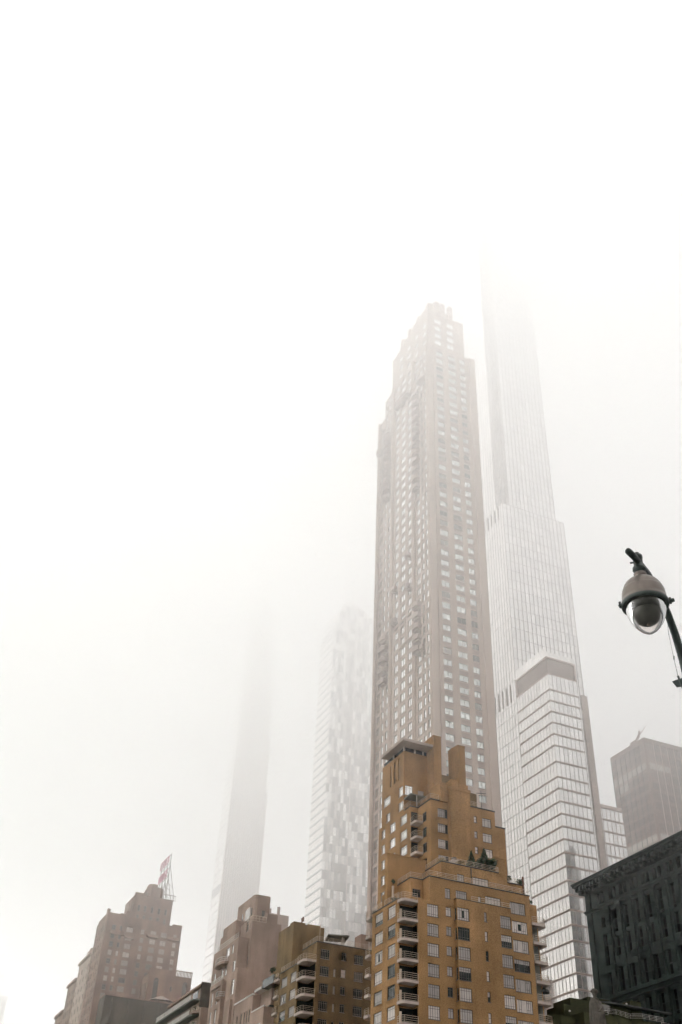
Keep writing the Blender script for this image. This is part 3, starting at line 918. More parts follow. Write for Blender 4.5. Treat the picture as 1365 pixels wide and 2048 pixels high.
def glass_supertall():
    t = thing('glass_supertall', 'pale glass supertall tower behind the limestone skyscraper, its top dissolved in cloud', 'skyscraper', (185, 260, 0))
    X, Yb, Ys = 171.4, 233.9, 252.0
    bands = [163.3, 157.6, 153.8, 150.1, 146.4, 142.6, 138.9, 133.7, 128.9, 125.3, 121.4, 117.7, 114.0, 110.3, 106.5, 102.6, 98.7, 94.8, 90.8, 86.9, 82.8, 78.7, 74.7, 70.7, 66.7, 62.7, 58.7]
    part('block_core', MB().box(X + 0.2, 182.0, Yb + 0.2, Ys + 0.1, 0, 169.0), 'louver', t)
    pm, rest, count = {}, MB(), 0
    nN, nW = 11, 7
    wN, wW = (Ys - Yb) / nN, (182.2 - X) / nW
    cells = []
    for z1, z0 in zip(bands, bands[1:]):
        for i in range(nN):
            cells.append(('N', Yb + wN * (i + 0.5), wN, z0 + 0.55, z1 - 0.02))
    for z1, z0 in reversed(list(zip(bands, bands[1:]))):
        for i in range(nW):
            cells.append(('W', X + wW * (i + 0.5), wW, z0 + 0.55, z1 - 0.02))
    for k, (face, u, w, z0, z1) in enumerate(cells):
        g = 'tower_glass' if face == 'N' else 'tower_glass_west'
        if k < 300:
            key = (face, round(z1 - z0, 1))
            if key not in pm:
                pm[key] = MB().box(-w / 2 + 0.03, w / 2 - 0.03, 0, 0.05, 0, z1 - z0).mesh('pane', g)
            put('pane', pm[key], t, (u, Yb, z0) if face == 'W' else (X, u, z0), (random.uniform(-0.0012, 0.0012), 0, ROT[face] + random.uniform(-0.0012, 0.0012)))
        else:
            jitter_quad(rest, face, Yb if face == 'W' else X, u - w / 2 + 0.03, u + w / 2 - 0.03, z0, z1)
    part('upper_block_panes', rest, 'tower_glass_west', t, kind='stuff')
    for z in bands[1:]:
        m = MB()
        m.box(X - 0.14, 182.25, Yb - 0.14, Yb + 0.2, z + 0.34, z + 0.52).box(X - 0.14, X + 0.2, Yb + 0.2, Ys, z + 0.34, z + 0.52)
        m.box(X - 0.14, 182.25, Yb - 0.14, Yb + 0.2, z, z + 0.13).box(X - 0.14, X + 0.2, Yb + 0.2, Ys, z, z + 0.13)
        part('spandrel_band', m, 'band_metal', t)
    for i in range(nN + 1):
        part('mullion', MB().box(X - 0.09, X - 0.02, Yb + wN * i - 0.03, Yb + wN * i + 0.03, 50, 163.3), 'mullion_metal', t)
    for i in range(1, nW + 1):
        part('mullion', MB().box(X + wW * i - 0.04, X + wW * i + 0.04, Yb - 0.09, Yb - 0.02, 50, 163.3), 'mullion_metal', t)
    # louvred plant storey and glass parapet on the block
    lv = MB()
    for i in range(18):
        z = 163.7 + 0.3 * i
        lv.box(X + 0.35, 181.7, Yb + 0.3, Yb + 0.45, z, z + 0.2).box(X + 0.3, X + 0.45, Yb + 0.45, Ys, z, z + 0.2)
    part('louver_band', lv, 'louver', t)
    part('rim', MB().box(X - 0.15, 182.3, Yb - 0.15, Ys, 169.0, 169.6).box(X - 0.12, 182.25, Yb - 0.12, Ys, 163.2, 163.6).box(181.7, 182.25, Yb - 0.1, Yb + 0.5, 163.6, 169.0).box(X - 0.1, X + 0.4, Ys - 0.6, Ys, 163.6, 169), 'band_metal', t)
    pr = MB()
    for i in range(nN):
        pr.box(X, X + 0.06, Yb + wN * i + 0.04, Yb + wN * (i + 1) - 0.04, 169.6, 173.0)
    for i in range(nW):
        pr.box(X + wW * i + 0.04, X + wW * (i + 1) - 0.04, Yb, Yb + 0.06, 169.6, 171.4)
    part('parapet_glass', pr, 'tower_glass', t)

    # the shaft
    def skin(name, x0, x1, y0, y1, z0, z1, hx=1.66, hz=4.05, wmat='tower_glass_west'):
        core = part('core', MB().box(x0 + 0.12, x1, y0 + 0.12, y1, z0, z1), 'louver', t)
        gN, gW, bars = MB(), MB(), MB()
        nz = int((z1 - z0) / hz)
        ny, nx = max(1, round((y1 - y0) / hx)), max(1, round((x1 - x0) / hx))
        for k in range(nz + 1):
            a, b = z0 + k * hz, min(z1, z0 + (k + 1) * hz)
            if b - a < 0.4:
                continue
            for i in range(ny):
                u = y0 + (y1 - y0) * i / ny
                jitter_quad(gN, 'N', x0, u + 0.04, u + (y1 - y0) / ny - 0.04, a + 0.1, b - 0.02)
            for i in range(nx):
                u = x0 + (x1 - x0) * i / nx
                jitter_quad(gW, 'W', y0, u + 0.04, u + (x1 - x0) / nx - 0.04, a + 0.1, b - 0.02)
            bars.box(x0 - 0.05, x0 + 0.02, y0, y1, a - 0.06, a + 0.06)
            bars.box(x0, x1, y0 - 0.06, y0 + 0.02, a - 0.09, a + 0.09)
        for i in range(ny + 1):
            u = y0 + (y1 - y0) * i / ny
            bars.box(x0 - 0.1, x0 + 0.02, u - 0.05, u + 0.05, z0, z1)
        for i in range(nx + 1):
            u = x0 + (x1 - x0) * i / nx
            bars.box(u - 0.09, u + 0.09, y0 - 0.14, y0 + 0.02, z0, z1)
        part('north_panes', gN, 'tower_glass', core, kind='stuff')
        part('west_panes', gW, wmat, core, kind='stuff')
        part('mullion_grid', bars, 'mullion_metal', core, kind='stuff')

    skin('lower', X, 198.7, Ys, 285, 0, 245)
    skin('upper', 174.6, 195.3, Ys + 0.3, 284, 245, 385)
    skin('corner', X, 174.59, 256.5, 284, 245, 466, wmat='patch_glass')
    skin('crown', 174.6, 186, 253.5, 284, 385, 468)
    part('setback_edge', MB().box(X, 198.7, Ys, 256.4, 245, 245.3), 'mullion_metal', t)
    part('corner_fin', MB().box(197.3, 199.7, Ys - 0.35, Ys + 3, 0, 171), 'concrete', t)
    for z0, z1 in ((163.0, 169.5), (239.0, 245.0)):
        for i in range(5):
            y = 255.2 + 2.45 * i
            part('vent_slot', MB().box(X - 0.14, X - 0.11, y - 0.32, y + 0.32, z0, z1), 'bronze_metal', t)
    # right-hand wing
    wing = part('wing', MB().box(199.9, 216.5, 262.2, 282, 0, 138.0), 'louver', t)
    z, gw, bd = 137.0, MB(), MB()
    while z > 60:
        h = 3.98
        n = 10
        for i in range(n):
            jitter_quad(gw, 'W', 262.0, 200 + 16.6 * i / n + 0.04, 200 + 16.6 * (i + 1) / n - 0.04, z - h + 0.55, z)
            bd.box(200 + 16.6 * (i + 1) / n - 0.05, 200 + 16.6 * (i + 1) / n + 0.05, 261.9, 261.99, z - h, z)
        bd.box(199.9, 216.7, 261.85, 262.05, z - h, z - h + 0.14)
        bd.box(199.9, 216.7, 261.85, 262.05, z - h + 0.36, z - h + 0.55)
        z -= h
    bd.box(199.9, 216.7, 261.8, 262.3, 137.2, 138.4)
    part('wing_panes', gw, 'tower_glass_west', wing, kind='stuff')
    part('wing_bands', bd, 'band_metal', wing, kind='stuff')


glass_supertall()


def mirrored_tower():
    t = thing('dark_office_tower', 'dark banded office tower beyond the right edge, mirrored in the lower glass block', 'office building', (222, 138, 0))
    part('wall', MB().box(206, 238.5, 126, 150, 0, 146).box(206, 231, 126, 149.9, 146, 158), 'dark_wall', t)
    for k in range(37):
        z = 14 + 3.5 * k
        x1 = 238.2
        part('window_band', MB().box(206.3, x1 - 0.3, 150.002, 150.06, z, z + 1.9).box(205.9, 205.998, 126.4, 149.6, z, z + 1.9), 'dark_glass', t)


mirrored_tower()


# ---------------------------------------------------------------- bronze curtain-wall tower at the right
def bronze_tower():
    X, Y = 255.14, 290.0
    t = thing('bronze_office_tower', 'brown bronze curtain-wall office tower above the dark stone block at the right edge', 'office building', (275, 300, 0))
    part('core', MB().box(X + 0.15, 300, Y + 0.15, 311.3, 0, 184.0), 'bronze_metal', t)
    part('roof_edge', MB().box(X - 0.15, 300, Y - 0.15, 311.4, 183.4, 185.3), 'bronze_metal', t)
    part('corner_post', MB().box(X - 0.2, X + 0.75, Y - 0.22, Y + 0.75, 0, 183.4), 'bronze_metal', t)
    lit = {2, 9, 11, 13}
    pm = {}
    rest = MB()
    for r in range(24):
        z1 = 183.2 - 4.0 * r
        for face, n, u0, du in (('N', 7, Y + 0.7, 2.95), ('W', 6, X + 0.75, 3.3), ('W', 8, X + 0.75 + 19.8, 3.3)):
            for i in range(n):
                g = 'bronze_glass_lit' if (r in lit and random.random() < (0.95 if face == 'N' else 0.75)) or (r == 3 and random.random() < 0.3) else 'bronze_glass'
                hh = 2.6
                if u0 > X + 10 and face == 'W':
                    jitter_quad(rest, 'W', Y, u0 + du * i + 0.08, u0 + du * (i + 1) - 0.08, z1 - hh, z1)
                    continue
                k = (face, g)
                if k not in pm:
                    pm[k] = MB().box(-du / 2 + 0.08, du / 2 - 0.08, 0.0, 0.06, 0, hh).mesh('pane', g)
                u = u0 + du * (i + 0.5)
                if r < 20:
                    put('pane', pm[k], t, (u, Y, z1 - hh) if face == 'W' else (X, u, z1 - hh), (0, 0, ROT[face] + random.uniform(-0.003, 0.003)))
    part('far_panes', rest, 'bronze_glass', t, kind='stuff')
    for i in range(1, 8):
        part('mullion', MB().box(X - 0.22, X + 0.05, Y + 0.7 + 2.95 * i - 0.07, Y + 0.7 + 2.95 * i + 0.07, 80, 183.4), 'dark_trim', t)
    for i in range(1, 7):
        part('mullion', MB().box(X + 0.75 + 3.3 * i - 0.07, X + 0.75 + 3.3 * i + 0.07, Y - 0.22, Y + 0.05, 80, 183.4), 'band_metal', t)
    for r in range(20):
        z1 = 183.2 - 4.0 * r
        part('spandrel', MB().box(X - 0.05, X + 0.06, Y + 0.7, 311.3, z1 - 3.95, z1 - 2.68).box(X + 0.75, 300, Y - 0.05, Y + 0.06, z1 - 3.95, z1 - 2.68), 'bronze_metal', t)
    rg = MB().box(X + 1, X + 3, 296.5, 299.5, 185.3, 187.2).tube([(X + 2, 297, 187), (X + 2, 295, 188.6)], 0.5, 7).tube([(X + 2, 295, 188.4), (X + 2, 290.2, 190.6)], [0.22, 0.1], 6)
    rg.tube([(X + 1.5, 300, 185.6), (X + 1.5, 301.8, 186.0)], 0.2, 6).tube([(X + 2, 295.0, 188.0), (X + 2, 294.2, 190.4)], 0.4, 7)
    part('maintenance_rig', rg, 'rose_brick', t)


bronze_tower()


# ---------------------------------------------------------------- patchwork glass tower
def patchwork_tower():
    X, Y = 179.0, 427.3
    t = thing('patchwork_glass_tower', 'pale glass tower of mottled light and dark panels with a curved top', 'skyscraper', (192, 436, 0))
    roof = [(0.0, 286.0), (0.08, 296.0), (0.18, 304.0), (0.3, 307.5), (0.5, 307.0), (0.75, 303.5), (1.0, 299.0)]

    def top(x):
        f = (x - X) / 25.0
        for (a, za), (b, zb) in zip(roof, roof[1:]):
            if f <= b:
                return za + (zb - za) * (f - a) / (b - a)
        return roof[-1][1]
    m = MB()
    n = 24
    for i in range(n):
        xa, xb = X + 0.2 + 24.8 * i / n, X + 0.2 + 24.8 * (i + 1) / n
        za, zb = top(xa) - 0.3, top(xb) - 0.3
        m.quad((xa, Y + 0.2, 0), (xb, Y + 0.2, 0), (xb, Y + 0.2, zb), (xa, Y + 0.2, za))
        m.quad((xa, Y + 0.2, za), (xb, Y + 0.2, zb), (xb, 445.3, zb), (xa, 445.3, za))
        m.quad((xa, 445.3, 0), (xb, 445.3, 0), (xb, 445.3, zb), (xa, 445.3, za))
    m.quad((X + 0.2, Y + 0.2, 0), (X + 0.2, 445.3, 0), (X + 0.2, 445.3, 285.7), (X + 0.2, Y + 0.2, 285.7))
    m.quad((X + 25, Y + 0.2, 0), (X + 25, 445.3, 0), (X + 25, 445.3, 298), (X + 25, Y + 0.2, 298))
    part('core', m, 'tower_glass', t)
    pm, rest, k = {}, MB(), 0
    dx, dz = 25.0 / 16, 4.1
    for r in range(44):
        z = 128 + dz * r
        for i in range(16):
            x = X + dx * (i + 0.5)
            if z + dz > top(x) - 0.5:
                continue
            dark = 0.30 + (0.42 if i in (6, 7) else 0.0)
            g = 'shade_glass' if random.random() < dark else 'patch_glass' if random.random() < 0.6 else 'tower_glass_west'
            if k < 300:
                if g not in pm:
                    pm[g] = MB().box(-dx / 2 + 0.05, dx / 2 - 0.05, 0, 0.06, 0, dz - 0.12).mesh('panel', g)
                put('panel', pm[g], t, (x, Y, z), (0, 0, random.uniform(-0.004, 0.004)))
                k += 1
            else:
                jitter_quad(rest, 'W', Y, x - dx / 2 + 0.05, x + dx / 2 - 0.05, z, z + dz - 0.12, mi={'shade_glass': 0, 'patch_glass': 1, 'tower_glass_west': 2}[g])
    part('upper_panels', rest, ['shade_glass', 'patch_glass', 'tower_glass_west'], t, kind='stuff')
    part('joint', MB().box(X + dx * 8 - 0.2, X + dx * 8 + 0.2, Y - 0.15, Y - 0.02, 100, 303), 'mullion_metal', t)
    b = MB()
    for r in range(42):
        b.box(X - 0.1, X, Y, 445.3, 128 + dz * r, 128 + dz * r + 0.5)
    part('floor_bands', b, 'pale_glass', t, kind='stuff')


patchwork_tower()


# ---------------------------------------------------------------- pencil-thin terracotta tower
def pencil_tower():
    X, Y = 183.0, 588.8
    t = thing('pencil_tower', 'pencil-thin fluted terracotta tower tapering away into the fog, leftmost of the supertalls', 'skyscraper', (195, 598, 0))
    steps = [(0, 206.3, 606.0), (262, 205.0, 605.5), (300, 203.6, 604.5), (338, 201.4, 603.5), (358, 199.0, 602.5), (378, 196.6, 602.0), (399, 193.6, 601.5), (418, 190.8, 601.2), (432, 188.4, 601.0), (440, 0, 0)]
    for (z0, x1, y1), (z1, _, _) in zip(steps, steps[1:]):
        tier = part('tier', MB().box(X, x1, Y, y1, z0, z1), 'bronze_channel', t)
        n = max(3, int((x1 - X) / 1.45))
        fl = MB()
        for i in range(n + 1):
            x = X + (x1 - X) * i / n
            fl.box(x - 0.34, x + 0.34, Y - 0.55, Y - 0.003, max(z0, 100), z1 + 0.6)
        part('flutes', fl, 'terracotta', tier, kind='stuff')
        gl = MB()
        z = max(z0, 110.0)
        while z < z1 - 1:
            jitter_quad(gl, 'N', X - 0.08, Y + 0.6, y1 - 0.6, z + 0.5, min(z + 4.7, z1), 0.02)
            z += 4.75
        part('north_glass', gl, 'tower_glass', tier, kind='stuff')
    part('plant_band', MB().box(X - 0.2, X - 0.09, Y + 0.4, 605.6, 196.5, 201.5), 'grey_glass', t)


pencil_tower()


# ---------------------------------------------------------------- buildings along the left-hand street wall
def sash_windows(t, face, plane, us, zs, w, h, glass=None, style='sash', frame='pale_frame'):
    out = []
    for z in zs:
        for u in us:
            g = glass or ('blind_glass' if random.random() < 0.7 else 'grey_glass')
            out.append((u, z, w, h, style, g, frame))
    return out


def beige_house():
    X = 77.4
    t = thing('stone_apartment_house', 'beige apartment house with a tall blank side wall, curved balconies and a rounded penthouse', 'apartment house', (84, 240, 0))
    N = [(233.0, 61.9, 1.9, 2.3, 'three', 'sky_glass', 'pale_frame'), (232.5, 57.0, 2.0, 3.2, 'three', 'sky_glass', 'pale_frame'), (232.9, 52.9, 1.6, 2.6, 'three', 'dark_glass', 'pale_frame'),
         (238.6, 62.2, 1.6, 2.0, 'three', 'sky_glass', 'pale_frame'), (241.0, 62.2, 1.6, 2.0, 'three', 'sky_glass', 'pale_frame'), (246.3, 62.2, 1.7, 2.0, 'three', 'sky_glass', 'pale_frame'),
         (235.0, 66.2, 1.5, 1.9, 'three', 'sky_glass', 'pale_frame'), (238.2, 66.2, 2.6, 1.9, 'three', 'sky_glass', 'pale_frame')]
    for k in range(3):
        N += [(u, 57.0 - 4.0 * k, 1.2, 2.9, 'three', 'sky_glass' if k < 2 else 'dark_glass', 'pale_frame') for u in (246.6, 243.2, 241.0)]
    mass(t, 'wall', X, 79.898, 231.4, 248.5, 0, 69.0, 'beige_stone', [], N)
    part('wall', MB().box(X, 79.897, 230.2, 231.39, 0, 62.3), 'beige_stone', t)
    W2 = []
    N2 = [(233.2, 71.0, 1.3, 2.3, 'sash', 'grey_glass', 'pale_frame'), (232.2, 66.0, 0.7, 3.2, 'sash', 'grey_glass', 'pale_frame'), (231.2, 71.2, 0.5, 1.8, 'sash', 'grey_glass', 'pale_frame'), (231.3, 63.0, 0.7, 2.4, 'sash', 'grey_glass', 'pale_frame')]
    mass(t, 'wall', 79.9, 86.0, 230.2, 247, 0, 72.6, 'beige_stone', W2, N2)
    part('parapet', MB().box(83.4, 86.0, 230.203, 234, 72.6, 74.8), 'beige_stone', t)
    part('wall', MB().box(86.001, 88.5, 234, 247, 0, 74.0), 'beige_stone', t)
    railing(t, [(79.95, 236, 72.6), (79.95, 230.3, 72.6), (83.3, 230.3, 72.6)], 1.3, 3, 'rail_paint', 0.9, 0.05)
    railing(t, [(77.5, 246, 69.0), (77.5, 232, 69.0)], 1.1, 3, 'white_rail', 1.6, 0.06)
    # penthouse with rounded corner
    poly = [(81.4, 246), (81.4, 235.2), (81.6, 234.5), (82.2, 234.2), (84.9, 234.2), (85.4, 234.5), (85.6, 235.2), (85.6, 246)]
    ph = part('penthouse', MB().prism(poly, 72.6, 80.0), 'beige_stone', t)
    part('window', MB().box(83.4, 84.1, 234.1, 234.19, 74.3, 76.5), 'grey_glass', ph)
    part('window', MB().box(81.3, 81.39, 236.5, 240.0, 74.6, 77.6), 'grey_glass', ph)
    part('window', MB().box(81.3, 81.39, 235.3, 235.9, 75.4, 77.2), 'grey_glass', ph)
    part('window', MB().box(81.3, 81.39, 241.4, 242.2, 75.0, 77.2), 'grey_glass', ph)
    part('roof_room', MB().box(78.6, 81.4, 238, 247, 69.0, 74.6), 'beige_stone', t)
    part('roof_room', MB().box(81.4, 84, 250, 257.5, 60, 75.3).box(79.5, 84, 247.1, 252, 60, 70.5), 'beige_stone', t)
    # curved balconies on the street side
    for yc, z, w in ((240.5, 65.0, 3.4), (238.6, 57.4, 1.7), (239.8, 48.0, 2.6)):
        poly = [(X, yc + w)] + [(X - 0.3 - 1.3 * math.sin(math.pi * k / 8), yc + w * math.cos(math.pi * k / 8)) for k in range(9)] + [(X, yc - w)]
        b = part('balcony', MB().prism(poly, z - 0.55, z), 'beige_stone', t)
        railing(b, [(x, y, z) for x, y in poly[1:-1]], 1.0, 3, 'white_rail', 0.8, 0.05)
    part('bay', MB().box(X - 0.9, X - 0.003, 237.2, 238.6, 0, 60.8), 'beige_stone', t)
    part('bay', MB().box(X - 0.6, X - 0.003, 231.5, 235.2, 0, 55.8).box(X - 0.5, X - 0.003, 238.61, 247.2, 60.4, 61.4), 'beige_stone', t)
    railing(t, [(X - 0.4, 247, 61.4), (X - 0.4, 238.7, 61.4)], 0.95, 3, 'white_rail', 1.2, 0.06)


beige_house()


def parapet_house():
    X = 77.4
    t = thing('stone_row_house', 'low pinkish stone house with slit windows between the brown brick and beige houses', 'town house', (82, 218, 0))
    N = [(u, 49.2, 0.75, 2.5, 'sash', 'dark_glass', 'pale_frame') for u in (219.9, 221.4, 222.9, 224.8, 227.4)]
    N += [(214.2, 45.2, 2.9, 2.8, 'three', 'sky_glass', 'pale_frame'), (217.0, 45.2, 0.9, 2.8, 'sash', 'sky_glass', 'pale_frame'), (220.2, 45.2, 2.6, 2.6, 'three', 'sky_glass', 'pale_frame')]
    mass(t, 'wall', X, 90, 218.4, 229.8, 0, 54.2, 'beige_stone', [], [q for q in N if q[0] > 218.5])
    mass(t, 'wall', X, 90, 211.3, 218.398, 0, 50.7, 'beige_stone', [(80.2, 43.6, 1.6, 3.2, 'pair', 'dark_glass', 'pale_frame')], [q for q in N if q[0] < 218.3])
    part('coping', MB().box(X - 0.15, X + 0.4, 218.4, 229.8, 54.2, 54.5).box(X - 0.12, X + 0.3, 211.2, 218.39, 50.7, 50.95), 'white_rail', t)
    part('wall', MB().box(79.2, 90, 212.2, 218.397, 50.7, 54.6), 'beige_stone', t)
    part('skylight_frame', MB().box(X + 0.2, 79.1, 214.5, 218.3, 54.6, 55.1), 'white_rail', t)
    part('string_course', MB().box(78.8, 90, 211.9, 212.19, 51.0, 51.3).box(78.9, 79.19, 212.2, 218.3, 51.0, 51.3), 'dark_trim', t)
    part('greenhouse', MB().prism([(77.8, 214.3), (77.8, 208), (80.5, 208), (80.5, 214.3)], 54.61, 56.2), 'dark_glass', t)


parapet_house()


def balcony_block():
    X = 77.4
    t = thing('balcony_apartment_block', 'long low block with tiers of pale balustraded balconies and a dark green end wall', 'apartment block', (84, 268, 0))
    part('wall', MB().box(X, 92, 253.4, 282.5, 0, 63.2), 'beige_stone', t)
    part('end_wall', MB().box(X - 0.9, 80.2, 252.9, 253.39, 58.2, 63.7), 'dark_wall', t)
    part('roof_edge', MB().box(X - 0.6, 92, 253.4, 282.6, 63.2, 63.7), 'rose_brick', t)
    part('pier', MB().box(X - 0.6, 79.4, 252.5, 253.38, 0, 58.1), 'beige_stone', t)
    for k in range(4):
        z = 60.4 - 3.35 * k
        s = part('balcony', MB().prism([(X - 1.9, 287), (X - 1.9, 257.2), (X - 0.2, 254.2), (X - 0.002, 254.2), (X - 0.002, 287)], z - 0.35, z), 'soffit', t)
        for i in range(4):
            y0 = 257.4 + 7.4 * i
            m = MB().box(X - 1.95, X - 1.8, y0, y0 + 7.0, z, z + 0.12).box(X - 1.95, X - 1.8, y0, y0 + 7.0, z + 0.95, z + 1.08)
            for j in range(22):
                m.box(X - 1.92, X - 1.85, y0 + 0.1 + 0.32 * j, y0 + 0.22 + 0.32 * j, z + 0.12, z + 0.95)
            part('balustrade', m, 'white_rail', s)
        for i in range(4):
            part('window', MB().box(X - 0.08, X - 0.003, 258 + 7 * i, 262 + 7 * i, z + 0.2, z + 2.4), 'dark_glass', t)
        poly = [(X - 0.9, 255.2 - 1.6 * math.cos(math.pi * i / 8)) if i in (0, 8) else (X - 0.9 - 1.0 * math.sin(math.pi * i / 8), 255.2 - 1.6 * math.cos(math.pi * i / 8)) for i in range(9)]
        b = part('balcony', MB().prism([(X, 253.6)] + poly + [(X, 256.8)], z - 3.4, z - 2.9), 'beige_stone', t)
        railing(b, [(x, y, z - 2.9) for x, y in poly], 0.9, 3, 'rail_paint', 0.8, 0.05)


balcony_block()


def left_backdrop():
    # dark party wall in front of the hotel
    t = thing('blank_wall_building', 'dark grey-green windowless building with a pale tent roof in front of the hotel', 'building', (92, 370, 0))
    part('wall', MB().box(77.4, 106, 363.5, 371.5, 0, 81.6).box(77.401, 104, 363.503, 371, 81.6, 82.3), 'dark_wall', t)
    for x in (80.5, 86.0, 91.5, 97.0):
        part('pier', MB().box(x - 0.5, x + 0.5, 363.2, 363.498, 40, 81.6), 'dark_wall', t)
    part('coping', MB().box(77.2, 104.2, 363.2, 363.6, 82.3, 82.7).box(77.2, 77.6, 363.6, 371, 82.3, 82.7), 'rose_brick', t)
    part('tent_roof', MB().prism([(91.5, 364.0), (102.5, 364.0), (102.5, 370), (91.5, 370)], 82.3, 82.6), 'concrete', t)
    m = MB()
    c = (97.2, 366.5, 85.2)
    q = [(91.5, 364.0, 82.6), (94.5, 364.0, 83.5), (99.5, 364.0, 83.6), (102.5, 364.0, 82.6), (102.5, 370, 82.6), (91.5, 370, 82.6)]
    for i in range(6):
        a, b = q[i], q[(i + 1) % 6]
        m.quad(a, b, c, c)
    part('tent_canopy', m, 'concrete', t)
    # arched block
    t = thing('arched_brick_building', 'rose brick building with tall arched windows and an open roof balustrade, below the hotel tower', 'building', (100, 376, 0))
    W = []
    mb = MB()
    hW = [(95.2, 96.9, 84, 91.0), (101.2, 101.9, 88.2, 89.9), (105.6, 107.2, 84, 91.0)]
    face_with_holes(mb, 'W', 372.0, 93.3, 108.6, 0, 93.4, hW, 0.4)
    mb.box(93.3, 108.6, 372.0, 381.0, 0, 93.4, skip='wb')
    part('wall', mb, 'rose_brick', t)
    for a, b, c, d in hW:
        part('window', MB().box(a, b, 372.3, 372.38, c, d), 'grey_glass', t)
    for x in (96.05, 106.4):
        m = MB()
        for s in range(8):
            w0, w1 = math.pi * s / 8, math.pi * (s + 1) / 8
            p = lambda w, r: (x + r * math.cos(w), 371.85, 91.0 + r * math.sin(w))
            m.quad(p(w0, 0.01), p(w1, 0.01), p(w1, 0.85), p(w0, 0.85))
        part('arch', m, 'grey_glass', t)
    for y in (374.2, 376.2, 378.2):
        part('fin', MB().box(92.9, 93.29, y - 0.3, y + 0.3, 70, 90.5), 'beige_stone', t)
    bal = MB().box(101.5, 108.7, 371.9, 372.2, 95.0, 95.3).box(93.2, 101.49, 371.9, 372.3, 93.4, 94.9)
    for i in range(14):
        bal.box(101.6 + 0.52 * i, 101.85 + 0.52 * i, 371.95, 372.15, 93.4, 95.0)
    part('balustrade', bal, 'rose_brick', t)


left_backdrop()


def letter(m, ch, u, w, h, y_plane, z, X):
    """Flat-iron letter strokes standing in the plane X, reading towards -Y."""
    s = 0.1 * h
    def bar(a, b, c, d):
        m.box(X - 0.12, X + 0.12, y_plane - u - b * w, y_plane - u - a * w, z + c * h, z + d * h)
    def diag(p, q):
        m.tube([(X, y_plane - u - p[0] * w, z + p[1] * h), (X, y_plane - u - q[0] * w, z + q[1] * h)], s * 0.5, 5)
    k = 0.15
    if ch == 'E':
        bar(0, k, 0, 1), bar(k, 1, 0, 0.1), bar(k, 0.85, 0.45, 0.55), bar(k, 1, 0.9, 1)
    elif ch == 'S':
        bar(0, 1, 0, 0.1), bar(0.85, 1, 0.1, 0.45), bar(0, 1, 0.45, 0.55), bar(0, 0.15, 0.55, 0.9), bar(0, 1, 0.9, 1)
    elif ch == 'X':
        diag((0, 0), (1, 1)), diag((0, 1), (1, 0))
    elif ch == 'H':
        bar(0, k, 0, 1), bar(1 - k, 1, 0, 1), bar(k, 1 - k, 0.43, 0.57)
    elif ch == 'O':
        bar(0, k, 0, 1), bar(1 - k, 1, 0, 1), bar(k, 1 - k, 0, 0.1), bar(k, 1 - k, 0.9, 1)
    elif ch == 'U':
        bar(0, k, 0, 1), bar(1 - k, 1, 0, 1), bar(k, 1 - k, 0, 0.1)


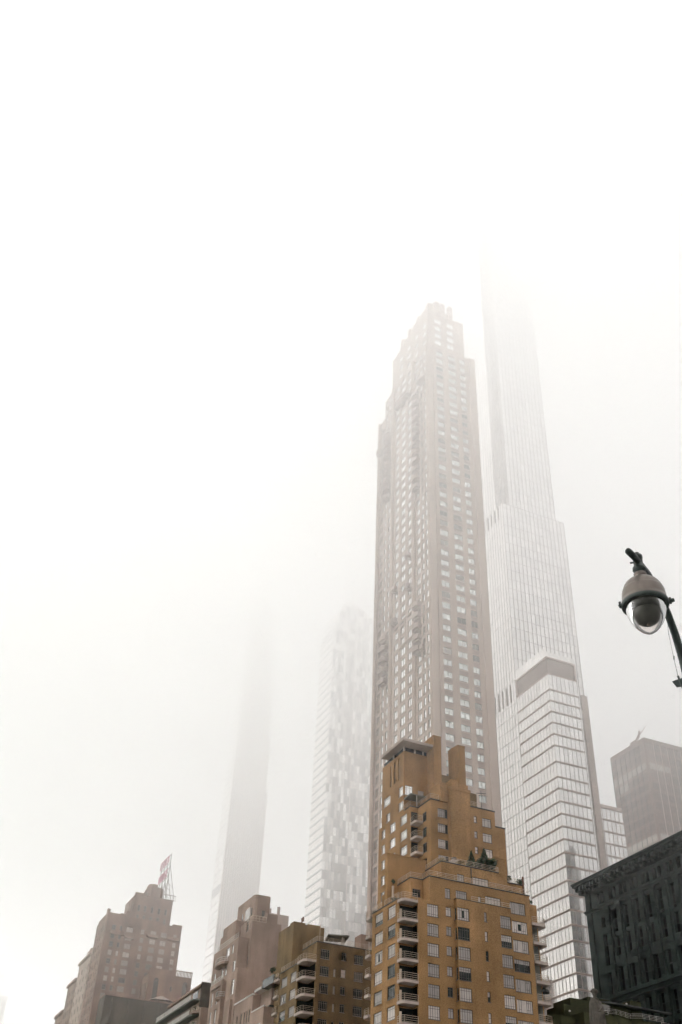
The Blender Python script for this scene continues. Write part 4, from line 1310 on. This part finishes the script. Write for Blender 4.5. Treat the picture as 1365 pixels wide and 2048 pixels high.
def hotel():
    X, Y = 77.4, 382.0
    t = thing('hotel_tower', 'rose brick hotel tower stepping up to a red roof sign at far left', 'hotel', (92, 390, 0))
    zs = [85.2 + 2.85 * k for k in range(9)]
    W = []
    for u, w in ((80.4, 1.4), (83.0, 0.95), (86.3, 2.4), (91.1, 1.35), (95.1, 2.2), (99.0, 2.2), (103.3, 1.3)):
        W += sash_windows(t, 'W', Y, [u], zs, w, 1.7, None, 'pair' if w > 2 else 'sash')
    N = sash_windows(t, 'N', X, [384.6, 388.4, 392.0, 395.6], [78 + 3.0 * k for k in range(11)], 1.3, 1.8, 'sky_glass')
    mass(t, 'wall', X, 105.4, Y, 397.5, 0, 112.6, 'rose_brick', W, N)
    part('parapet', MB().box(X + 0.1, 83.5, Y + 0.1, 396, 112.6, 113.7).box(82.8, 97, Y + 0.05, 384, 112.6, 113.3).box(X, X + 1.0, Y + 1.0, Y + 2.5, 113.7, 115.2).box(102, 105.5, Y - 0.05, 384, 112.6, 113.2), 'rose_brick', t)
    for x0, x1, z in ((79.3, 84.5, 106.4), (84.6, 88.2, 105.8), (100.6, 105.3, 107.6), (92.8, 97, 107.4)):
        part('balcony', MB().box(x0, x1, Y - 0.7, Y - 0.002, z, z + 0.9), 'beige_stone', t)
    mass(t, 'tower', 87.6, 102.6, 389.3, 402, 112.5, 123.3, 'rose_brick', sash_windows(t, 'W', 389.3, [90.0, 92.4, 95.1, 97.8, 100.4], [114.5, 118.0], 0.9, 2.2, 'grey_glass'), [])
    for u in (393.2, 391.6, 390.2):
        part('fin', MB().box(87.0, 87.59, u - 0.35, u + 0.35, 112.6, 122.0), 'beige_stone', t)
    part('shoulder', MB().box(83.5, 87.59, 388.5, 399, 112.6, 115.9).box(85.8, 87.58, 389.0, 399, 115.9, 117.3), 'rose_brick', t)
    part('parapet', MB().box(88.0, 91, 389.2, 391, 123.3, 124.6).box(92, 102.7, 389.2, 390, 123.3, 123.9), 'rose_brick', t)
    part('tank_house', MB().prism([(93.6, 394.4), (94.8, 393.2), (98.4, 393.2), (99.6, 394.4), (99.6, 399), (93.6, 399)], 123.3, 128.9).box(92.6, 93.59, 393.8, 398, 123.3, 127.0).prism([(93.9, 394.5), (95.2, 393.5), (97, 393.5), (97, 398), (93.9, 398)], 128.9, 130.0), 'rose_brick', t)
    s = thing('roof_sign', 'red two-line roof sign on open steel scaffold above the hotel tower', 'sign', (99, 395, 123.3))
    for word, z in (('ESSEX', 137.9), ('HOUSE', 132.6)):
        m = MB()
        for i, ch in enumerate(word):
            letter(m, ch, 2.48 * i, 2.0, 2.9, 401.6, z, 99.0)
        part('letters', m, 'sign_red', s)
    fr = MB()
    for z in (132.3, 135.7, 137.6, 141.0):
        fr.tube([(99.4, 401.8, z), (99.4, 388.8, z)], 0.12, 5)
    for y in (401.5, 397.4, 393.2, 389.2):
        fr.tube([(99.5, y, 123.4), (99.5, y, 141.1)], 0.13, 5)
        fr.tube([(99.5, y, 137.0), (103.0, y, 123.5)], 0.11, 5)
        fr.tube([(99.5, y, 130.0), (101.6, y, 128.6)], 0.09, 5)
    for y0, y1 in ((401.5, 397.4), (397.4, 393.2), (393.2, 389.2)):
        fr.tube([(99.5, y0, 124), (99.5, y1, 132)], 0.09, 5).tube([(99.5, y1, 124), (99.5, y0, 132)], 0.09, 5)
    part('scaffold', fr, 'sign_steel', s)
    fr = MB().box(98.5, 103.4, 388.4, 388.6, 125.2, 125.4)
    for i in range(8):
        fr.box(98.5 + 0.68 * i, 98.6 + 0.68 * i, 388.45, 388.55, 123.3, 125.2)
    part('guard_rail', fr, 'sign_steel', s)


hotel()


def far_row():
    spec = [(399.0, 417.5, 103.3, 'pale stone house with a stepped gable, first behind the hotel tower', 'limestone'),
            (418.5, 432.5, 98.4, 'pale narrow house second behind the hotel tower', 'beige_stone'),
            (433.0, 447.0, 90.0, 'beige house third behind the hotel, with a pointed gable', 'beige_stone'),
            (447.5, 500.0, 86.0, 'farthest hazy house of the row at the lower left', 'rose_brick')]
    for i, (y0, y1, z, lab, mat) in enumerate(spec):
        t = thing('street_house', lab, 'building', (84, (y0 + y1) / 2, 0), 'houses behind the hotel')
        N = sash_windows(t, 'N', 77.4, [y0 + 2 + (y1 - y0 - 4) * k / 3 for k in range(4)], [z - 5 - 3.4 * k for k in range(8)], 1.3, 1.9)
        mass(t, 'wall', 77.4, 95, y0, y1, 0, z, mat, [], N)
        part('cornice', MB().box(76.9, 95, y0, y1, z, z + 0.5).box(76.7, 77.39, y0, y1, z - 0.6, z - 0.002), mat, t)
        if i == 0:
            part('gable', MB().box(77.6, 82, y0 + 4, y0 + 9, z + 0.5, z + 2.2).box(78, 80, y0 + 6, y0 + 7, z + 2.2, z + 3.4), mat, t)
        if i == 2:
            m = MB().prism([(76.2, y0 - 2.0), (77.39, y0 - 2.0), (77.39, y0 + 2.2), (76.2, y0 + 2.2)], 60, 81)
            m.quad((76.2, y0 - 2.0, 81), (76.2, y0 + 2.2, 81), (76.8, y0 + 0.1, 85), (76.8, y0 + 0.1, 85))
            m.quad((77.39, y0 - 2.0, 81), (77.39, y0 + 2.2, 81), (76.8, y0 + 0.1, 85), (76.8, y0 + 0.1, 85))
            m.quad((76.2, y0 - 2.0, 81), (77.39, y0 - 2.0, 81), (76.8, y0 + 0.1, 85), (76.8, y0 + 0.1, 85))
            part('oriel', m, mat, t)
    t = thing('distant_office_tower', 'faint slab tower with dark vertical stripes at the far lower left corner', 'office building', (105, 893, 0))
    part('wall', MB().box(88, 114.8, 892.7, 915, 0, 186.6).box(88, 115.4, 892.2, 915, 186.6, 188.5), 'concrete', t)
    for i in range(6):
        part('window_strip', MB().box(90.2 + 4.3 * i, 92.4 + 4.3 * i, 892.5, 892.68, 100, 185), 'bronze_metal', t)


far_row()


def middle_backdrop():
    t = thing('bay_window_tower', 'hazy beige apartment tower with two columns of wide bay windows, beside the brown chimney block', 'apartment building', (125, 325, 0))
    W = []
    for u, w in ((120.2, 2.0), (123.2, 2.3), (126.6, 2.3)):
        W += [(u, 94.6 - 2.95 * k, w, 1.85, 'pair', 'grey_glass', 'pale_frame') for k in range(10)]
    mass(t, 'wall', 118.4, 131, 320.0, 334, 0, 98.0, 'beige_stone', W)
    for k in range(10):
        part('spandrel', MB().box(118.6, 130.8, 319.6, 319.99, 93.5 - 2.95 * k, 94.45 - 2.95 * k), 'beige_stone', t)
    t = thing('plain_brick_tower', 'plain hazy beige tower top with a small chimney behind the beige house', 'building', (127, 342, 0))
    part('wall', MB().box(118, 129.3, 335.5, 348, 0, 108.6), 'beige_stone', t)
    part('chimney', MB().tube([(126.0, 337, 108.6), (126.0, 337, 111.4)], 0.55, 8).box(121.5, 123, 336, 340, 108.6, 110.2), 'rose_brick', t)
    m = MB().tube([(124.6, 334.4, 98), (124.6, 334.4, 100.4)], 1.1, 9)
    m.lathe([(1.25, 0), (0.0, 1.4)], (124.6, 334.4, 100.4), 9)
    tag(part('water_tank', m, 'rose_brick'), 'small round water tank on the bay-window tower roof', 'water tank')


middle_backdrop()


# ---------------------------------------------------------------- statue on its column
def statue():
    cx, cyy = 55.42, 73.45
    c = thing('monument_column', 'granite monument column carrying the cloaked statue, below the frame', 'column', (cx, cyy, 0))
    part('pedestal', MB().box(cx - 2.2, cx + 2.2, cyy - 2.2, cyy + 2.2, 0, 1.2).box(cx - 1.7, cx + 1.7, cyy - 1.7, cyy + 1.7, 1.2, 6.0).box(cx - 1.9, cx + 1.9, cyy - 1.9, cyy + 1.9, 6.0, 6.5), 'granite', c)
    part('shaft', MB().lathe([(1.1, 6.5), (1.0, 7.0), (0.92, 7.2), (0.78, 18.2), (0.95, 18.6), (1.0, 18.9)], (cx, cyy, 0), 24), 'granite', c, True)
    part('capital', MB().box(cx - 1.05, cx + 1.05, cyy - 1.05, cyy + 1.05, 18.9, 19.3).box(cx - 0.75, cx + 0.75, cyy - 0.75, cyy + 0.75, 19.3, 19.7), 'granite', c)
    s = thing('statue', 'weathered stone statue of a cloaked figure in a flat cap, against the dark stone block', 'statue', (cx, cyy, 19.7))
    R = Vector((0.8, -0.6, 0))      # right as seen from the street
    B = Vector((0.6, 0.8, 0))       # away from the street

    def at(a, b, z):
        p = Vector((cx, cyy, z)) + R * a + B * b
        return (p.x, p.y, z)
    secs = [(19.7, 0.0, 0.50, 0.42, 0.05), (20.2, 0.0, 0.52, 0.40, 0.07), (20.8, 0.02, 0.55, 0.40, 0.08), (21.3, 0.04, 0.57, 0.40, 0.075), (21.8, 0.03, 0.56, 0.38, 0.06), (22.2, 0.0, 0.52, 0.35, 0.045),
            (22.55, -0.05, 0.47, 0.31, 0.03), (22.78, -0.06, 0.41, 0.27, 0.015), (22.92, -0.06, 0.31, 0.22, 0.005), (23.0, -0.05, 0.2, 0.17, 0.0), (23.08, -0.03, 0.135, 0.135, 0.0), (23.22, -0.02, 0.15, 0.16, 0.0)]
    m, n = MB(), 48
    for z, off, rx, ry, rip in secs:
        for k in range(n):
            w = 2 * math.pi * k / n
            f = 1 + (rip / rx) * (math.sin(9 * w + z * 0.7) + 0.5 * math.sin(17 * w))
            m.v.append(at(off + rx * f * math.cos(w), ry * f * math.sin(w), z))
    for i in range(len(secs) - 1):
        for k in range(n):
            j = (k + 1) % n
            m.f.append((i * n + k, i * n + j, (i + 1) * n + j, (i + 1) * n + k))
            m.mi.append(0)
    # head: one surface with the neck below it
    hd = [(23.15, 0.14, 0.15), (23.22, 0.17, 0.19), (23.32, 0.19, 0.22), (23.42, 0.2, 0.23), (23.52, 0.185, 0.21)]
    base = len(m.v)
    for z, rx, ry in hd:
        for k in range(n):
            w = 2 * math.pi * k / n
            nose = 0.05 * math.exp(-((w - math.pi * 0.75) ** 2) / 0.02) if 23.25 < z < 23.4 else 0.0
            m.v.append(at(-0.02 + (rx + nose) * math.cos(w), (ry + nose) * math.sin(w), z))
    for i in range(len(hd) - 1):
        for k in range(n):
            j = (k + 1) % n
            m.f.append((base + i * n + k, base + i * n + j, base + (i + 1) * n + j, base + (i + 1) * n + k))
            m.mi.append(0)
    part('body', m, 'statue_stone', s, True)
    cap, bs = MB(), [(23.46, 0.24, 0.25), (23.44, 0.30, 0.31), (23.50, 0.315, 0.32), (23.58, 0.27, 0.28), (23.66, 0.19, 0.2), (23.70, 0.08, 0.08), (23.705, 0.001, 0.001)]
    for z, rx, ry in bs:
        for k in range(n):
            w = 2 * math.pi * k / n
            cap.v.append(at(-0.01 + rx * math.cos(w), ry * math.sin(w), z + 0.03 * math.cos(w + 2.4)))
    for i in range(len(bs) - 1):
        for k in range(n):
            j = (k + 1) % n
            cap.f.append((i * n + k, i * n + j, (i + 1) * n + j, (i + 1) * n + k))
            cap.mi.append(0)
    part('cap', cap, 'statue_stone', s, True)
    ck = MB()
    ck.tube([at(-0.36, -0.1, 22.93), at(-0.1, -0.28, 22.9), at(0.12, -0.26, 22.75), at(0.3, -0.26, 22.3), at(0.42, -0.3, 21.7), at(0.5, -0.28, 20.9), at(0.5, -0.25, 19.9)], [0.06, 0.07, 0.07, 0.065, 0.06, 0.055, 0.04], 8)
    ck.tube([at(-0.34, -0.14, 22.8), at(-0.42, -0.2, 22.2), at(-0.47, -0.25, 21.4), at(-0.45, -0.25, 20.2)], [0.06, 0.075, 0.06, 0.04], 8)
    ck.tube([at(-0.15, -0.3, 22.5), at(-0.08, -0.36, 21.6), at(-0.12, -0.36, 20.4)], [0.03, 0.05, 0.04], 8)
    ck.tube([at(0.14, -0.3, 22.2), at(0.2, -0.38, 21.5), at(0.18, -0.38, 20.4)], [0.03, 0.05, 0.04], 8)
    part('cloak_folds', ck, 'statue_stone', s, True)
    arm = MB().tube([at(0.34, -0.12, 22.7), at(0.46, -0.2, 22.25), at(0.3, -0.4, 21.98), at(0.1, -0.44, 21.95)], [0.12, 0.11, 0.09, 0.06], 10)
    for q in range(4):
        arm.tube([at(0.1, -0.44, 21.98 - 0.035 * q), at(0.03, -0.46, 21.96 - 0.035 * q), at(-0.01, -0.43, 21.93 - 0.035 * q)], [0.022, 0.02, 0.014], 6)
    arm.tube([at(0.12, -0.45, 22.0), at(0.07, -0.49, 22.02)], [0.022, 0.016], 6)
    part('arm', arm, 'statue_stone', s, True)


statue()


# ---------------------------------------------------------------- street lamp
def street_lamp():
    ax, ay = 6.312, 6.842
    t = thing('street_lamp', 'dark davit street lamp with metal dome and clear teardrop globe at the right edge', 'street lamp', (7.78, 7.95, 0))
    # post and davit arm
    pts = [(7.78, 7.95, 0.0), (7.78, 7.95, 3.0), (7.775, 7.945, 6.6), (7.72, 7.89, 7.55), (7.66, 7.85, 7.83), (7.53, 7.76, 8.085), (7.33, 7.61, 8.22), (7.04, 7.39, 8.27), (6.61, 7.05, 8.19), (6.36, 6.87, 8.125), (6.19, 6.755, 8.092), (6.06, 6.68, 8.068)]
    part('post', MB().tube(pts, [0.11, 0.085, 0.06, 0.05, 0.047, 0.044, 0.042, 0.04, 0.038, 0.036, 0.036, 0.036], 18), 'lamp_paint', t, True)
    part('arm_end', MB().lathe([(0.001, -0.036), (0.02, -0.031), (0.034, -0.012), (0.036, 0.0), (0.034, 0.012), (0.02, 0.031), (0.001, 0.036)], (6.06, 6.68, 8.068), 16), 'lamp_paint', t, True)
    part('foot', MB().lathe([(0.24, 0.0), (0.24, 0.5), (0.2, 0.62), (0.17, 1.1), (0.12, 1.25)], (7.78, 7.95, 0), 16), 'lamp_paint', t)
    fit = MB().lathe([(0.001, 8.235), (0.025, 8.235), (0.03, 8.205), (0.052, 8.2), (0.056, 8.17), (0.05, 8.165), (0.048, 8.05), (0.066, 8.045), (0.07, 8.012), (0.05, 8.0), (0.046, 7.965)], (ax, ay, 0), 24)
    fit.tube([(ax - 0.03, ay + 0.028, 8.12), (ax - 0.062, ay + 0.056, 8.12)], 0.010, 6)
    part('slip_fitter', fit, 'lamp_paint', t, True)
    part('neck', MB().lathe([(0.046, 7.972), (0.066, 7.966), (0.066, 7.93), (0.062, 7.926), (0.066, 7.922), (0.066, 7.885), (0.07, 7.88)], (ax, ay, 0), 28), 'lamp_alloy', t, True)
    dome = MB().lathe([(0.06, 7.895), (0.10, 7.888), (0.135, 7.87), (0.165, 7.842), (0.188, 7.808), (0.203, 7.772), (0.208, 7.752), (0.212, 7.748), (0.213, 7.742)], (ax, ay, 0), 48)
    part('dome', dome, 'lamp_alloy', t, True)
    part('skirt', MB().lathe([(0.213, 7.742), (0.217, 7.73), (0.223, 7.66), (0.226, 7.622), (0.231, 7.618), (0.231, 7.606)], (ax, ay, 0), 48), 'lamp_alloy', t, True)
    part('rim', MB().lathe([(0.231, 7.606), (0.238, 7.6), (0.24, 7.575), (0.236, 7.56), (0.222, 7.556), (0.206, 7.56), (0.2, 7.59)], (ax, ay, 0), 48), 'lamp_paint', t, True)
    part('globe', MB().lathe([(0.203, 7.585), (0.204, 7.55), (0.199, 7.5), (0.184, 7.44), (0.158, 7.38), (0.124, 7.325), (0.084, 7.28), (0.045, 7.252), (0.015, 7.242), (0.001, 7.241)], (ax, ay, 0), 48), 'clear_glass', t, True)
    part('rim_shadow_ring', MB().lathe([(0.2, 7.62), (0.197, 7.56), (0.19, 7.505), (0.15, 7.49)], (ax, ay, 0), 36), 'lamp_inner', t, True)  # dark ring put in as the shadow under the rim
    inner = MB().lathe([(0.152, 7.5), (0.15, 7.47), (0.142, 7.435), (0.122, 7.398), (0.085, 7.365), (0.045, 7.348), (0.001, 7.344)], (ax, ay, 0), 36)
    part('reflector', inner, 'lamp_inner', t, True)
    part('bulb_socket', MB().lathe([(0.02, 7.345), (0.018, 7.33), (0.001, 7.326)], (ax, ay, 0), 14), 'lamp_alloy', t, True)
    for ang, s in ((2.55, 1.0), (-0.72, 1.1)):
        dx, dy = math.cos(ang), math.sin(ang)
        lt = MB().tube([(ax + 0.232 * dx, ay + 0.232 * dy, 7.585), (ax + 0.262 * dx * s, ay + 0.262 * dy * s, 7.6)], 0.02, 7).tube([(ax + 0.25 * dx, ay + 0.25 * dy, 7.63), (ax + 0.25 * dx, ay + 0.25 * dy, 7.56)], 0.013, 6)
        part('latch', lt, 'lamp_paint', t)
    b = thing('sign_bracket', 'dark bracket plate on a thin tie wire, under the lamp arm at the right edge', 'bracket', (7.36, 7.64, 7.3))
    pl = MB()
    # a wedge of steel plate held out from the post by a rod
    u = Vector((0.6, -0.8, 0))
    o = Vector((7.30, 7.70, 0))
    f = lambda a, z, d: tuple(o + u * a + Vector((0.8, 0.6, 0)) * d + Vector((0, 0, z)))
    poly = [(0.0, 7.368), (0.035, 7.295), (0.2, 7.285), (0.2, 7.395)]
    for d in (-0.012, 0.012):
        pl.quad(*[f(a, z, d) for a, z in poly])
    for (a0, z0), (a1, z1) in zip(poly, poly[1:] + poly[:1]):
        pl.quad(f(a0, z0, -0.012), f(a1, z1, -0.012), f(a1, z1, 0.012), f(a0, z0, 0.012))
    part('plate', pl, 'lamp_paint', b)
    part('clamp', MB().tube([f(0.075, 7.41, -0.02), f(0.1, 7.28, -0.02), f(0.12, 7.18, -0.01)], [0.013, 0.013, 0.01], 6).tube([f(0.2, 7.33, 0), (7.77, 7.93, 7.33)], 0.02, 7), 'lamp_paint', b)
    part('tie_wire', MB().tube([f(0.075, 7.41, -0.02), (7.343, 7.656, 7.66), (7.338, 7.662, 8.0), (7.336, 7.63, 8.2)], 0.0028, 5), 'dark_trim', b)
    part('wire_clip', MB().tube([(7.345, 7.652, 7.68), (7.342, 7.655, 7.64)], 0.008, 6), 'dark_trim', b)


street_lamp()


# ---------------------------------------------------------------- planting and clutter on the terraces
def shrub(name, label, c, rx, h, n, mat='foliage', cone=False, leaf=0.2):
    x, y, z = c
    t = thing(name, label, 'shrub', c, 'terrace plants')
    part('stem', MB().tube([(x, y, z), (x + 0.05, y, z + h * 0.5), (x, y + 0.04, z + h * 0.85)], [0.06, 0.04, 0.015], 6), 'bronze_metal', t)
    m = MB()
    lobes = [(random.uniform(-0.5, 0.5) * rx, random.uniform(-0.5, 0.5) * rx, random.uniform(0.35, 0.8) * h, random.uniform(0.4, 0.65)) for _ in range(6)]
    for _ in range(n):
        if cone:
            q = random.random() ** 0.7
            zz = h * (0.12 + 0.88 * (1 - q))
            r = rx * q * random.uniform(0.55, 1.0)
            a = random.uniform(0, 6.283)
            p = Vector((x + r * math.cos(a), y + r * math.sin(a), z + zz))
        else:
            lx, ly, lz, s = random.choice(lobes)
            d = Vector((random.gauss(0, 1), random.gauss(0, 1), random.gauss(0, 1))).normalized() * random.uniform(0.6, 1.0) * s * rx
            p = Vector((x + lx + d.x, y + ly + d.y, z + max(0.05, lz + d.z * 0.9)))
        e = Vector((random.gauss(0, 1), random.gauss(0, 1), random.gauss(0, 1))).normalized()
        g = e.orthogonal().normalized()
        L = leaf * random.uniform(0.6, 1.3)
        m.quad(tuple(p - e * L), tuple(p + g * L * 0.5), tuple(p + e * L), tuple(p - g * L * 0.5))
    part('crown', m, mat, t, kind='stuff')


shrub('potted_conifer', 'tallest dark conifer on the upper terrace, right of the flue stack', (94.6, 152.6, 63.4), 1.5, 4.3, 1500, cone=True)
shrub('terrace_bush', 'dark bush touching the tallest terrace conifer, beside the buttress', (95.9, 152.4, 63.4), 1.2, 2.9, 900)
shrub('potted_conifer', 'slim conifer left of the tallest terrace conifer', (91.9, 152.5, 63.4), 1.1, 3.3, 800, cone=True)
shrub('terrace_bush', 'low dark bush between the two terrace conifers', (93.2, 152.3, 63.4), 1.2, 2.2, 700)
shrub('terrace_bush', 'yellow autumn bush at the left corner of the upper terrace', (86.4, 153.4, 63.4), 0.9, 1.5, 260, 'autumn_foliage')
shrub('terrace_bush', 'small yellowing bush left of the slim conifer', (89.8, 152.5, 63.4), 0.8, 1.3, 200, 'autumn_foliage')
shrub('terrace_bush', 'round bush on the small right-hand terrace beyond the buttress', (100.6, 154.6, 63.1), 0.75, 1.7, 300)
shrub('terrace_bush', 'straggling bush overhanging the right-hand terrace corner', (102.7, 154.4, 62.6), 0.8, 2.0, 260)
shrub('terrace_bush', 'small plant behind the lower terrace railing at the right corner', (102.6, 151.5, 58.9), 0.6, 1.1, 160)
shrub('potted_conifer', 'small clipped plant on the lower left terrace, by the screen wall', (78.6, 156.2, 59.4), 0.35, 1.2, 140)
shrub('terrace_bush', 'small bush at the corner balcony terrace', (77.9, 154.6, 56.0), 0.5, 1.2, 150)
shrub('terrace_bush', 'roof garden bush beside the greenhouse of the stone row house', (78.2, 209.5, 56.2), 0.9, 1.6, 200)
shrub('terrace_bush', 'greenery on the beige house balcony nearest the frame bottom', (76.6, 240.5, 48.0), 1.2, 1.7, 260)


def planter():
    tag(part('planter_post', MB().box(78.45, 78.75, 156.05, 156.35, 56, 59.4), 'rail_paint'), 'pale post under the clipped plant by the screen wall', 'planter')
    t = thing('rooftop_vent', 'grey metal vent hood on the upper terrace, against the flue stack', 'vent', (89.3, 153.6, 63.4))
    part('box', MB().box(88.6, 90.0, 153.2, 154.6, 63.35, 64.9), 'concrete', t)
    part('hood', MB().tube([(89.2, 153.8, 64.9), (89.2, 153.8, 65.3)], 0.12, 8).lathe([(0.5, 65.25), (0.42, 65.4), (0.001, 65.5)], (89.2, 153.8, 0), 12), 'lamp_alloy', t)
    t = thing('balcony_umbrella', 'folded dark umbrella on the fourth right-hand corner balcony', 'umbrella', (104.0, 151.6, 43.3))
    part('pole', MB().tube([(104.0, 151.2, 43.3), (104.0, 151.2, 46.0)], 0.03, 6), 'dark_trim', t)
    part('canopy', MB().lathe([(0.9, 45.0), (0.75, 45.4), (0.001, 45.9)], (104.0, 151.2, 0), 10), 'dark_trim', t)


planter()


# ---------------------------------------------------------------- the air: one box of fog, thickening towards the cloud base
def haze():
    o = part('haze', MB().box(-620, 620, -520, 940, -2.0, 474.0), 'clear_glass')
    o['kind'] = 'stuff'
    m = bpy.data.materials.new('haze')
    m.use_nodes = True
    t = m.node_tree
    t.nodes.clear()
    out = t.nodes.new('ShaderNodeOutputMaterial')
    pv = t.nodes.new('ShaderNodeVolumePrincipled')
    t.links.new(pv.outputs[0], out.inputs['Volume'])
    pv.inputs['Color'].default_value = (1.0, 1.0, 0.999, 1)
    pv.inputs['Anisotropy'].default_value = HAZE_G
    g = t.nodes.new('ShaderNodeNewGeometry')
    s = t.nodes.new('ShaderNodeSeparateXYZ')
    t.links.new(g.outputs['Position'], s.inputs[0])

    def op(kind, a, b):
        n = t.nodes.new('ShaderNodeMath')
        n.operation = kind
        for i, q in enumerate((a, b)):
            if isinstance(q, (int, float)):
                n.inputs[i].default_value = q
            else:
                t.links.new(q, n.inputs[i])
        return n.outputs[0]
    z = op('SUBTRACT', op('MINIMUM', op('MAXIMUM', s.outputs[2], HAZE_BASE + 1.0), HAZE_TOP), HAZE_BASE)
    t.links.new(op('MULTIPLY', op('POWER', z, HAZE_P), HAZE_A), pv.inputs['Density'])
    o.data.materials.clear()
    o.data.materials.append(m)


haze()
